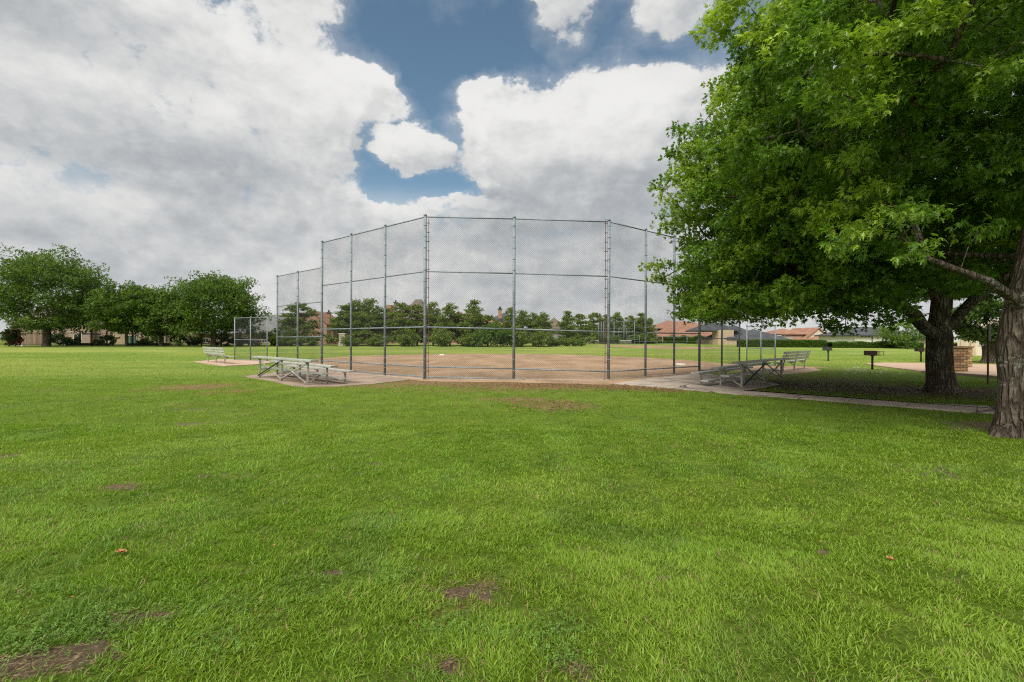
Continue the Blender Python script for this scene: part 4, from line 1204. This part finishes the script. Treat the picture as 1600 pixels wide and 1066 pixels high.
for i, (px, ty, hw, lab) in enumerate([(92, 522, 12, 'leafy shrub at the foot of the largest live oak'), (112, 528, 10, 'low shrub between the largest live oak and the brick house window'), (168, 524, 14, 'dark shrub beside the amber street lamp'),
                                       (68, 531, 6, 'tiny dark shrub at the end of the board fence'), (345, 520, 16, 'shrub under the round-crowned live oak'), (405, 508, 20, 'bushy shrub seen through the dugout screen near the live oaks'),
                                       (432, 520, 10, 'dark conical shrub before the wide grey roof'), (487, 524, 12, 'rounded dark shrub before the orange stucco wall'), (375, 528, 12, 'low dark shrub between the last live oak and the screen'), (226, 530, 9, 'small shrub before the tan house columns'), (284, 522, 14, 'broad shrub left of the low brick house'), (306, 527, 11, 'shrub at the left corner of the low brick house')]):
    oak_small('shrub', lab, px, 541.3, ty, hw, 60 + i, GC, 0.06, leafsize=0.24, low=0.02, npads=16, cat='shrub', per=6, kleaf=4, Y=71.0 + i * 0.15)

# pines: four grown, the rest copies
PC = (np.array([0.115, 0.17, 0.035]), np.array([0.20, 0.265, 0.045]), np.array([0.14, 0.19, 0.03]))


def pine(seed, H=9.0, rx=2.6, tint=0.0):
    r = np.random.default_rng(seed); e = empty('pine_tree')
    pads = []; n = 0
    for i in range(400):
        t = 0.12 + 0.88 * r.random(); rr_ = rx * (1 - t) ** 0.55 * (0.75 + 0.4 * r.random()) + 0.25
        a = r.random() * 6.283; q = np.array([math.cos(a), math.sin(a), 0]) * rr_ * r.random() ** 0.4; q[2] = H * t * 0.97
        if any(np.linalg.norm(q - w) < 0.75 for w in pads): continue
        pads.append(q)
        if len(pads) >= 62: break
    pads.append(np.array([0.1, 0, H * 0.97]))
    pos = [np.array([0, 0, -0.1])]; par = [-1]
    for k in range(1, 13): pos.append(np.array([0.08 * math.sin(k + seed), 0.08 * math.cos(k * 1.7), H * 0.95 * k / 12])); par.append(k - 1)
    for q in pads:
        A = np.array(pos[:13]); i = int(np.argmin(np.abs(A[:, 2] - (q[2] - 0.5)))); pos.append((A[i] + q) / 2 + [0, 0, -0.05]); par.append(i); pos.append(q); par.append(len(pos) - 2)
    mb, _ = skeleton_mesh('trunk', np.array(pos), np.array(par), 0.17, 0.02, M_PBARK, e, flare=0.2, sides=8); mb.build('trunk', M_PBARK, e)
    C = np.array(pads); p, o = sprigs(C, 0.80, 34, r, np.array([0, 0, H * 0.4]), 0.62)
    leaves('crown', p, o, 0.30, LEAF2, 5, r, M_NEEDLE, e, PC, fan=1.1, droop=-0.25, tilt=0.8, young=smooth(0.5, 0.7, fbm(p[:, 0] + seed, p[:, 2], 3)) * 0.5)
    return e


protos = [pine(71, 9, 2.9), pine(72, 9, 2.3), pine(73, 9, 3.2), pine(74, 9, 2.6)]
PINES = [(466, 475, 27, 'lone pine before the orange stucco gable'), (540, 478, 22, 'pine rising just behind the tall pale stone column'), (556, 470, 22, 'first tall bushy pine after the stone column'), (577, 468, 22, 'twin-topped pine beside the bushy one, left of the brown roof'),
         (602, 483, 20, 'shorter pine at the left foot of the big brown roof'), (628, 475, 22, 'dense pine directly before the big brown roof'), (652, 478, 18, 'pine at the right slope of the big brown roof'), (677, 473, 15, 'slim pine just right of the left corner post'),
         (703, 475, 17, 'open-topped pine standing before the pale orange roof'), (722, 491, 22, 'low filler pine between two open-topped ones'), (741, 470, 17, 'tallest knobbly pine before the orange roof end'), (762, 494, 18, 'low pine in front of the slate roof edge'), (798, 482, 13, 'thin pine rising at the centre post'),
         (815, 486, 15, 'pine just right of the centre post'), (833, 490, 16, 'bushy pine before the twin brown gables'), (848, 489, 14, 'narrow pine at the left of the grey lower roof'), (886, 487, 15, 'pine right of the steep grey roof'), (906, 492, 15, 'pine before the long grey roof, second after the steep one'),
         (928, 490, 15, 'pine standing left of the distant backstop'), (948, 492, 13, 'pine behind the edge of the distant backstop'), (965, 489, 13, 'pine directly behind the distant backstop'), (985, 494, 12, 'pine behind the far dugout screens'), (1002, 490, 13, 'pine at the far end of the row, second before the tiled mansion'),
         (1015, 498, 9, 'last small pine of the row beside the tiled mansion')]
for i, (px, ty, hw, lab) in enumerate(PINES):
    o = protos[i] if i < 4 else copy_tree(protos[(i * 7 + i // 3) % 4])
    Y = 75.0 + (i * 37 % 5) * 0.6 + min(max(0, px - 875) * 0.62, 33)
    b = P(px, 541, Y); t = P(px, ty, Y); z0 = float(gz(Y))
    o.location = (b.x, Y, z0); o.rotation_euler = (0, 0, i * 1.7); hs = (t.z - z0) / 9.0; ws = hw * 1.3 / F * Y / 2.6
    o.scale = (ws, ws, hs); tag(o, lab, 'pine tree', 'pines in the row beyond the outfield')
# undergrowth bushes under and between the pines
sb = []
for i in range(3):
    e = empty('bush'); r = np.random.default_rng(90 + i); C = r.normal(0, 1, (60, 3)) * [0.75, 0.6, 0.42] + [0, 0, 1.25]; C[:, 2] = np.clip(C[:, 2], 0.15, 2.6)
    p, o = sprigs(C, 0.5, 24, r, np.array([0, 0, 0.8]), 0.8); leaves('foliage', p, o, 0.26, LEAF2, 4, r, M_LEAF, e, (PC, LG, PC)[i], tilt=0.8)
    MB().tube([(0, 0, 0), (0.05, 0, 0.8)], [0.09, 0.05], 6).build('stem', M_BARK, e); sb.append(e)
BUSH = [(520, 512), (548, 515), (565, 510), (588, 512), (612, 515), (638, 512), (668, 508), (690, 508), (712, 508), (733, 512), (752, 505), (775, 497), (792, 503), (808, 505), (826, 508), (842, 505), (855, 513),
        (862, 529), (872, 529), (884, 528), (896, 529), (907, 528), (938, 515), (958, 518), (995, 515), (1010, 517), (440, 522), (452, 520)]
WH = ['the stone column', 'the first tall pine', 'the twin-topped pine', 'the short pine left of the brown roof', 'the dense pine', 'the brown roof slope', 'the slim pine', 'the open-topped pine', 'the low filler pine', 'the knobbly pine', 'the orange roof end', 'the slate roof',
      'the brick chimney', 'the centre post', 'the pine right of the centre post', 'the twin brown gables', 'the left end of the grey roof', '', '', '', '', '', 'the far pale bench', 'the distant backstop edge', 'the far dugout screens', 'the last pines', 'the lone pine', 'the lone pine trunk']
for i, (px, ty) in enumerate(BUSH):
    if px in (520, 565, 612, 668, 712, 826, 855): continue
    ty = ty + (i * 29 % 11) if ty < 520 else ty
    kind = 1 if px in (775, 792, 752) else (0 if i % 2 else 2)
    src = sb[kind]; o = src if not src.get('label') else copy_tree(src)
    small = 17 <= i <= 21; Y = (71.5 if not small else 76.0) + (0 if small else min(max(0, px - 875) * 0.62, 34))
    b = P(px, 541, Y); t = P(px, ty, Y); z0 = float(gz(Y)); o.location = (b.x, Y, z0); o.rotation_euler = (0, 0, i * 2.1); hs = (t.z - z0) / 2.9; ws = (11.5 if not small else 5.5) / F * Y / 1.25
    o.scale = (ws, ws * 1.1, hs)
    tag(o, (f'green bush at the foot of {WH[i]}' if not small else f"small round bush, {['first', 'second', 'third', 'fourth', 'last'][i - 17]} of five along the grey-roofed house wall"), 'bush', 'bushes along the far edge of the field')


# hedges: clipped boxes of leaves
def hedge(x0, x1, ty, by, Y, label, dd=1.4, cols=GC, lumpy=0.0, n=9000, size=0.13):
    r = np.random.default_rng(int(x0)); a, b = P(x0, by, Y), P(x1, by, Y); z0 = float(gz(Y)); H = P((x0 + x1) / 2, ty, Y).z - z0; L = b.x - a.x
    e = empty('hedge', (a.x, Y, z0)); tag(e, label, 'hedge')
    face = r.random(n); s_ = r.random(n) * L
    hl = H * (1 - lumpy * (0.5 + 0.5 * np.sin(s_ * 1.9 + 2 * np.sin(s_ * 0.31)))) + 0.08 * (fbm(s_ * 1.2, s_ * 0) - 0.5)
    y = np.where(face < 0.62, -0.12 * r.random(n), r.random(n) * dd); z = np.where(face < 0.62, r.random(n) * hl, hl - 0.08 * r.random(n))
    p = np.stack([s_, y + 0.15 * (fbm(s_ * 2, z * 2) - .5), z], -1); o = np.stack([r.normal(0, .3, n), np.where(face < .62, -1.0, 0), np.where(face < .62, 0.3, 1)], -1)
    leaves('foliage', p, o, size, LEAF2, 3, r, M_LEAF, e, cols, tilt=0.9)
    nb = int(L / 1.0) + 1; ss = np.linspace(0.05, L - 0.05, nb); hh = H * (1 - lumpy * (0.5 + 0.5 * np.sin(ss * 1.9 + 2 * np.sin(ss * 0.31)))) - 0.12
    mb = MB()
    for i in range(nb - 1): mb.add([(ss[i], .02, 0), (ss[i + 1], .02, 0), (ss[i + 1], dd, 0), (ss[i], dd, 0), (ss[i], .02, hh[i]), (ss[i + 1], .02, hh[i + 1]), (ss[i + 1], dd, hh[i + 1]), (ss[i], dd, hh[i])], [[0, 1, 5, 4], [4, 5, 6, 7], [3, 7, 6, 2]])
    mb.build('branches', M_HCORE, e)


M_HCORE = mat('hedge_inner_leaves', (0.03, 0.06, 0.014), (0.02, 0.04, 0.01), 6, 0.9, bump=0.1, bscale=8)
hedge(1157, 1292, 531.5, 541, 74, 'long clipped hedge before the dark roofed house')
hedge(1300, 1420, 534, 545, 72, 'lumpy wide hedge before the white house', lumpy=0.22)
hedge(1424, 1442, 536, 545, 72.5, 'short hedge end beside the broad oak trunk', lumpy=0.1, n=2500)
hedge(1030, 1156, 534, 538.5, 111, 'low dark hedge behind the far infield', n=6000, size=0.18)
hedge(1040, 1160, 525, 537, 114, 'tall loose hedge before the tiled mansion', lumpy=0.3, n=9000, size=0.2)
hedge(1500, 1600, 537, 545, 66, 'dark hedge seen between the oak trunks before the cream building', n=5000)
hedge(110, 160, 537, 541.3, 72, 'low clipped hedge under the brick house window', n=3000, size=0.12)
hedge(196, 260, 537, 541.3, 72, 'low clipped hedge under the tan house windows', n=3000, size=0.12)
hedge(8, 23, 536, 541, 70, 'short clipped hedge before the pink shrub trees', n=1500, size=0.12)

# ------------------------------------------------------------------ iron fence on the left
IF = empty('iron_fence'); tag(IF, 'long black iron picket fence behind the lawn, under the live oaks', 'fence')
YF = 68.5
xs_ = [-170, -125, -85, -46, -8, 31, 79, 125, 167, 207, 245, 281, 315, 346, 376]
pz = float(gz(YF)); fh = 2.05
for i, px in enumerate(xs_):
    p = P(px, 541, YF); mb = MB(); mb.box(p.x - .06, p.x + .06, YF - .06, YF + .06, pz - .1, pz + fh + 0.12); mb.box(p.x - .085, p.x + .085, YF - .085, YF + .085, pz + fh + .1202, pz + fh + 0.18); mb.build('post', M_BLACK, IF)
    if i:
        q = P(xs_[i - 1], 541, YF); mb = MB(); n_ = 26
        for z in (pz + 0.2, pz + fh - 0.22): mb.box(q.x + .06, p.x - .06, YF - 0.018, YF + 0.018, z, z + 0.045)
        for k in range(1, n_):
            x = q.x + (p.x - q.x) * k / n_; mb.box(x - .011, x + .011, YF - .0115, YF + .0115, pz + 0.08, pz + fh)
        mb.build('picket_panel', M_BLACK, IF)
# board fence
a, b = P(25, 541, 70.5), P(70, 541, 70.5); z0 = float(gz(70.5)); e = empty('board_fence', (a.x, 70.5, z0)); tag(e, 'weathered cedar board fence behind the iron fence near the largest live oak', 'fence')
mb = MB(); k = 30; L = b.x - a.x
for i in range(k):
    x = L * i / k; dz = 0.05 * random.random(); mb.box(x, x + L / k - 0.02, 0.01 * (i % 2), 0.02 + 0.01 * (i % 2), 0, 2.15 + dz)
mb.build('boards', M_BOARD, e)
mb = MB(); mb.box(0, L, 0.0302, 0.08, 0.4, 0.5); mb.box(0, L, .0302, .08, 1.7, 1.8); mb.build('rail', M_BOARD, e)
c = G(143.5, 541); e = empty('street_lamp', c); tag(e, 'black street lamp post with amber lantern and two blue street-name blades', 'street lamp')
MB().tube([(0, 0, 0), (0, 0, 0.5), (0, 0, 2.45)], [0.12, 0.08, 0.07], 10).build('post', M_BLACK, e)
MB().tube([(0, 0, 2.45), (0, 0, 2.5), (0, 0, 2.85)], [0.08, 0.15, 0.2], 8).build('lamp_shade', M_LAMP, e)
MB().tube([(0, 0, 2.851), (0, 0, 2.95), (0, 0, 3.1)], [0.24, 0.17, 0.03], 8).build('lamp_cap', M_BLACK, e)
MB().box(-1.45, -0.08, -.02, .02, 1.72, 1.9).build('street_sign', M_SIGNB, e); MB().box(0.08, 1.35, -.02, .02, 1.7, 1.87).build('street_sign', M_SIGNB, e)
c = G(35, 541.6); o = MB().tube([(0, 0, 0), (0, 0, .12), (0, 0, .22), (0, 0, .26)], [.2, .22, .14, .02], 10).build('ground_marker', M_WHITE); o.location = c; tag(o, 'small white utility cover on the grass by the iron fence', 'cover')
for (x0, x1, ty, Y), lab in (((529, 539.5, 521, 72), 'tall pale stone column before the pines'), ((484.5, 492.5, 533, 72), 'short pale stone column with a cap near the orange stucco wall'), ((436, 444, 523, 73), 'grey stone column behind the low wing of the backstop'), ((463, 470, 524, 74), 'grey stone column just left of the orange stucco wall'), ((388, 392.5, 519, 73), 'pale stone column seen through the dugout screen')):
    a, b = P(x0, ty, Y), P(x1, ty, Y); z0 = float(gz(Y)); H = a.z - z0; w = (b.x - a.x) / 2; e = empty('stone_column', ((a.x + b.x) / 2, Y, z0)); tag(e, lab, 'column')
    mb = MB(); mb.box(-w * 1.12, w * 1.12, 0, 2 * w * 1.12, 0, H * .3); mb.box(-w * .88, w * .88, .12 * w, 2 * w, H * .3, H - .16); mb.build('shaft', M_PSTONE, e)
    MB().box(-w, w, 0, 2 * w * 1.05, H - .1598, H).build('cap_stone', M_TRIM, e)


# ------------------------------------------------------------------ houses
class House:
    def __init__(s, label, Y, name='house'):
        s.Y = Y; s.z0 = float(gz(min(Y, 110))); s.e = empty(name, (0, Y, s.z0)); tag(s.e, label, 'house')
    def X(s, px, Y=None): return P(px, 533, Y or s.Y).x
    def Z(s, py, Y=None): return P(800, py, Y or s.Y).z - s.z0
    def wall(s, x0, x1, ey, d, m_, dy=0.0, by=None):
        """wall block from photo column x0 to x1, eaves at row ey, d metres deep"""
        o = MB().box(s.X(x0), s.X(x1), dy, dy + d, 0 if by is None else s.Z(by), s.Z(ey)).build('wall', m_, s.e); return o
    def hip(s, x0, x1, ey, ry, d, m_, dy=0.0, over=0.6, inset=None, gable=False):
        a, b = s.X(x0) - over, s.X(x1) + over; y0, y1 = dy - over, dy + d + over; z0, z1 = s.Z(ey), s.Z(ry)
        ins = (y1 - y0) / 2 if inset is None else inset; ins = min(ins, (b - a) / 2 - 0.05)
        if gable: ins = 0.0
        ym = (y0 + y1) / 2; t = 0.2
        vs = [(a, y0, z0), (b, y0, z0), (b, y1, z0), (a, y1, z0), (a + ins, ym, z1), (b - ins, ym, z1), (a, y0, z0 - t), (b, y0, z0 - t), (b, y1, z0 - t), (a, y1, z0 - t)]
        fs = [[0, 1, 5, 4], [1, 2, 5], [2, 3, 4, 5], [3, 0, 4], [6, 9, 8, 7], [0, 6, 7, 1], [1, 7, 8, 2], [2, 8, 9, 3], [3, 9, 6, 0]]
        return MB().add(vs, fs).build('roof', m_, s.e)
    def front_gable(s, x0, x1, ey, ry, d, roof, wall, dy=-1.0, over=0.4):
        """a gable facing the field"""
        a, b = s.X(x0), s.X(x1); m = (a + b) / 2; z0, z1 = s.Z(ey), s.Z(ry)
        MB().add([(a, dy, 0), (b, dy, 0), (b, dy, z0), (m, dy, z1 - .1), (a, dy, z0), (a, dy + d, 0), (b, dy + d, 0), (b, dy + d, z0), (m, dy + d, z1 - .1), (a, dy + d, z0)],
                 [[0, 1, 2, 3, 4], [9, 8, 7, 6, 5], [1, 6, 7, 2], [0, 4, 9, 5]]).build('wall', wall, s.e)
        k = (z1 - z0) / (m - a); A = a - over; B = b + over; zo_ = z0 - over * k; y0, y1 = dy - .3, dy + d
        MB().add([(A, y0, zo_), (m, y0, z1), (B, y0, zo_), (A, y1, zo_), (m, y1, z1), (B, y1, zo_), (A, y0, zo_ + .22), (m, y0, z1 + .25), (B, y0, zo_ + .22), (A, y1, zo_ + .22), (m, y1, z1 + .25), (B, y1, zo_ + .22)],
                 [[6, 7, 10, 9], [7, 8, 11, 10], [0, 1, 7, 6], [1, 2, 8, 7], [0, 3, 4, 1], [1, 4, 5, 2], [0, 6, 9, 3], [2, 5, 11, 8]]).build('roof', roof, s.e)
    def win(s, x0, x1, y0, y1, dy=0.0, frame=None, m_=None, bars=1):
        a, b, z1, z0 = s.X(x0), s.X(x1), s.Z(y0), s.Z(y1); f = MB(); t = 0.09
        f.box(a - t, a, dy - .08, dy - .003, z0, z1); f.box(b, b + t, dy - .08, dy - .003, z0, z1); f.box(a - t, b + t, dy - .09, dy - .0035, z1, z1 + t); f.box(a - t, b + t, dy - .12, dy - .0035, z0 - t, z0)
        for k in range(1, bars + 1):
            x = a + (b - a) * k / (bars + 1); f.box(x - .035, x + .035, dy - .07, dy - .0035, z0, z1)
        w = f.build('window', frame or M_TRIM, s.e); MB().box(a, b, dy - .04, dy - .004, z0, z1).build('pane', m_ or M_WIN, w)
    def chimney(s, x0, x1, ty, by, m_, dy=3.0, cap=True):
        a, b = s.X(x0), s.X(x1); zt, zb = s.Z(ty), s.Z(by); MB().box(a, b, dy, dy + (b - a), zb, zt).build('chimney', m_, s.e)
        if cap: MB().box(a - .12, b + .12, dy - .12, dy + (b - a) + .12, zt + .001, zt + .18).tube([((a + b) / 2, dy + (b - a) / 2, zt + .18), ((a + b) / 2, dy + (b - a) / 2, zt + .6)], (b - a) * .28, 8).build('chimney_cap', M_SLATE, s.e)


h = House('pinkish brick house with a pale brown roof behind the largest live oak', 84)
h.wall(20, 172, 510, 9, M_PBRICK); h.hip(20, 172, 510, 458, 10, M_BROOF); h.front_gable(118, 150, 497, 478, 5, M_BROOF, M_PBRICK, -1.2)
h.win(114, 121, 526, 537, -0.0, bars=0); h.win(126, 137, 525, 537, -1.2, bars=1); h.win(78, 90, 524, 536); h.chimney(162, 170, 455, 480, M_PBRICK, 4)
h = House('tan stucco house with an arched white-barred window behind the middle live oaks', 80)
h.wall(176, 300, 508, 10, M_STUC); h.hip(176, 300, 508, 478, 10, M_BROOF); h.win(196, 214, 527, 539, bars=4, m_=M_SHUT)
for a_, b_ in ((226, 229), (240, 242.5), (253, 256.5), (262, 265)): MB().box(h.X(a_), h.X(b_), -1.2, -.8, 0, h.Z(512)).build('column', M_CREAM, h.e)
for a_, b_ in ((236, 240), (247, 251), (258, 262)): h.win(a_, b_, 524, 537, bars=0)
h = House('low brick house peeping out below the round-crowned live oak', 82)
h.wall(302, 362, 522, 8, M_PBRICK); h.hip(302, 362, 522, 500, 8, M_GROOF); h.win(318, 326, 531, 537, bars=1); h.win(330, 336, 531, 537, bars=0)
h = House('dark walled house with a wide plain grey roof behind the dugout screen', 90)
h.wall(372, 462, 522, 9, M_PBRICK); h.hip(374, 462, 522, 491.5, 9, M_GROOF, inset=1.0); h.win(410, 418, 528, 536)
h = House('orange stucco house with a gabled clay roof behind the lone pine', 83)
h.wall(470, 520, 517, 9, M_OSTUC); h.front_gable(468, 514, 507, 489, 8, M_TILE, M_OSTUC, -1.0); h.hip(500, 560, 507, 496, 9, M_TILE, dy=1); h.wall(500, 560, 507, 8, M_OSTUC, dy=1.5); h.chimney(506.5, 511.5, 490, 508, M_OBRICK, 1)
h.win(500, 506, 526, 535); 
h = House('big house with a tall brown shingle roof rising above the pines', 98)
h.wall(586, 682, 503, 12, M_OSTUC); h.hip(600, 672, 500, 471, 12, M_BROOF, inset=7.5); h.hip(628, 664, 500, 465, 12, M_BROOF, dy=-0.8, inset=2.4); h.wall(606, 614, 478, 2, M_OBRICK, dy=-1.5); h.win(618, 626, 508, 520)
h.chimney(611.5, 616, 473, 485, M_OBRICK, 2)
h = House('house with a pale orange clay roof half hidden behind the pines', 90)
h.wall(690, 782, 506, 9, M_OSTUC); h.hip(692, 782, 506, 488, 9, M_TILE, inset=5); h.front_gable(700, 735, 503, 489, 6, M_TILE, M_OSTUC, -1.2); h.win(714, 722, 508, 514, -1.2); h.win(755, 760, 510, 517)
h = House('slate-roofed house with a brick chimney left of the centre post', 94)
h.wall(760, 812, 502, 10, M_OBRICK); h.hip(762, 812, 502, 487, 10, M_SLATE, inset=4.5); h.chimney(778.5, 784, 484, 498, M_OBRICK, -0.7); h.win(768, 774, 508, 516)
h = House('brick house with steep grey-brown twin roofs, left of the distant backstop', 116)
h.wall(850, 1022, 528.5, 10, M_PBRICK); h.hip(836, 856, 512, 491, 6, M_BROOF, dy=3); h.wall(836, 856, 512, 6, M_PBRICK, dy=3); h.hip(852, 884, 513, 494.5, 8, M_BROOF, dy=1, inset=4.2); h.wall(853, 883, 513, 7, M_GROOF, dy=1.5); h.hip(852, 1020, 528.5, 509, 10, M_GROOF, inset=3.0)
for a_ in (870, 890, 912, 934): h.win(a_, a_ + 6, 531, 536, bars=1)
h.chimney(940, 944, 491, 512, M_OBRICK, 4)
h = House('stucco mansion with layered clay tile roofs and arched upper windows', 126)
h.wall(1022, 1118, 512, 11, M_STUC); h.hip(1022, 1118, 512, 500, 12, M_TILE, inset=6); h.hip(1028, 1072, 512, 498.5, 9, M_TILE, dy=-1.5, inset=5); h.hip(1018, 1088, 525, 507, 6, M_TILE, dy=-5, inset=4.5); h.wall(1020, 1086, 525, 5.5, M_OSTUC, dy=-4.6)
h.hip(1086, 1135, 524, 516, 5, M_TILE, dy=-4, inset=3.5); h.wall(1088, 1133, 524, 4.5, M_STUC, dy=-3.6)
for a_, b_ in ((1071, 1073.5), (1077, 1079), (1081, 1083), (1085.5, 1087), (1088.5, 1090), (1106, 1108)): h.win(a_, b_, 515.5, 519.5, 0.0, bars=0)
h.win(1024, 1027, 514, 517.5, 0, bars=0); h.win(1030, 1034, 528, 532, -4.6); h.win(1050, 1056, 528, 532, -4.6)
h = House('dark slate-roofed house with a tan gable end behind the clipped hedge', 94)
h.wall(1122, 1228, 529.5, 11, M_STUC); h.hip(1108, 1160, 514.5, 499, 9, M_SLATE, dy=2, inset=5); h.wall(1126, 1150, 514.5, 3, M_STUC, dy=1.0); h.hip(1140, 1200, 529, 505, 12, M_SLATE, dy=0.5, inset=6.0); h.hip(1165, 1232, 529.5, 512, 11, M_SLATE, inset=6)
h.win(1129.5, 1132, 516, 519.5, 1.0, bars=0)
for a_ in (1172, 1180, 1188, 1206): h.win(a_, a_ + 5, 530.2, 533.5, 0.0)
h = House('cream house with a clay tile roof between the dark roofed and the white house', 100)
h.wall(1216, 1288, 523, 10, M_CREAM); h.hip(1220, 1262, 520, 511, 9, M_TILE, inset=4); h.hip(1230, 1262, 530.5, 526, 4, M_TILE, dy=-3, inset=2); h.front_gable(1250, 1292, 530, 512, 9, M_TILE, M_CREAM, -1.5)
h.win(1229, 1232, 521, 524); h.win(1222, 1224, 521, 524); h.wall(1232, 1260, 530, 2.6, M_CREAM, dy=-2.6)
h = House('low long house with an orange clay tile roof behind the lumpy hedge', 96)
h.wall(1274, 1326, 531, 8, M_OBRICK); h.hip(1272, 1328, 531, 518, 8, M_TILE, inset=4.5); h.win(1284, 1290, 532.5, 536); h.win(1300, 1308, 532.5, 536)
h = House('white stucco house with a blue-black slate roof and green windows', 84)
h.wall(1336, 1428, 521.5, 10, M_WALLW); h.hip(1336, 1428, 521.5, 508, 10, M_SLATE, inset=4.5); h.hip(1402, 1440, 526, 514, 7, M_SLATE, dy=-2, inset=3.5); h.wall(1404, 1438, 526, 6, M_CREAM, dy=-1.6)
for a_ in (1345.5, 1350.5, 1355.8): h.win(a_, a_ + 3.2, 523.2, 525.2, bars=0)
h.win(1382, 1386.5, 524, 529.5, m_=M_SHUT); h.win(1391, 1395, 524, 529.5, m_=M_SHUT)
for px in (1362, 1379): MB().box(h.X(px), h.X(px + 0.8), -.12, -.0035, 0, h.Z(521.6)).build('drainpipe', M_SLATE, h.e)
cr = P(1496, 545, 46.0); cz = float(gz(46.0)); e = empty('park_building', (cr.x, 46.0, cz), -math.atan2(696, 711)); tag(e, 'cream park building with a pale tiled hip roof seen between the oak trunks', 'building')
wl, dp_, ez, rz_ = 6.2, 5.0, 2.62, 3.75
MB().box(0, wl, 0, dp_, 0, ez).build('wall', M_CREAM, e)
mb = MB(); a_, b_, y0, y1 = -0.3, wl + 0.3, -0.45, dp_ + 0.45; ym = (y0 + y1) / 2
mb.add([(a_, y0, ez), (b_, y0, ez), (b_, y1, ez), (a_, y1, ez), (a_ + 2.4, ym, rz_), (b_ - 2.4, ym, rz_), (a_, y0, ez - .18), (b_, y0, ez - .18), (b_, y1, ez - .18), (a_, y1, ez - .18)],
       [[0, 1, 5, 4], [1, 2, 5], [2, 3, 4, 5], [3, 0, 4], [6, 9, 8, 7], [0, 6, 7, 1], [1, 7, 8, 2], [2, 8, 9, 3], [3, 9, 6, 0]])
mb.build('roof', M_PROOF, e)
for x in (0.25, 0.95): MB().box(x, x + 0.32, -0.34, -0.02, 0, 1.75).build('column', M_STUC, e)
mb = MB()
for x0_, x1_, z0_, z1_ in ((1.45, 1.53, 1.0, 1.75), (2.27, 2.35, 1.0, 1.75), (1.53, 2.27, 1.67, 1.75), (1.53, 2.27, 1.0, 1.08)): mb.box(x0_, x1_, -0.07, -0.003, z0_, z1_)
w = mb.build('window', M_TRIM, e); MB().box(1.53, 2.27, -0.035, -0.0045, 1.08, 1.67).build('pane', M_WIN, w)
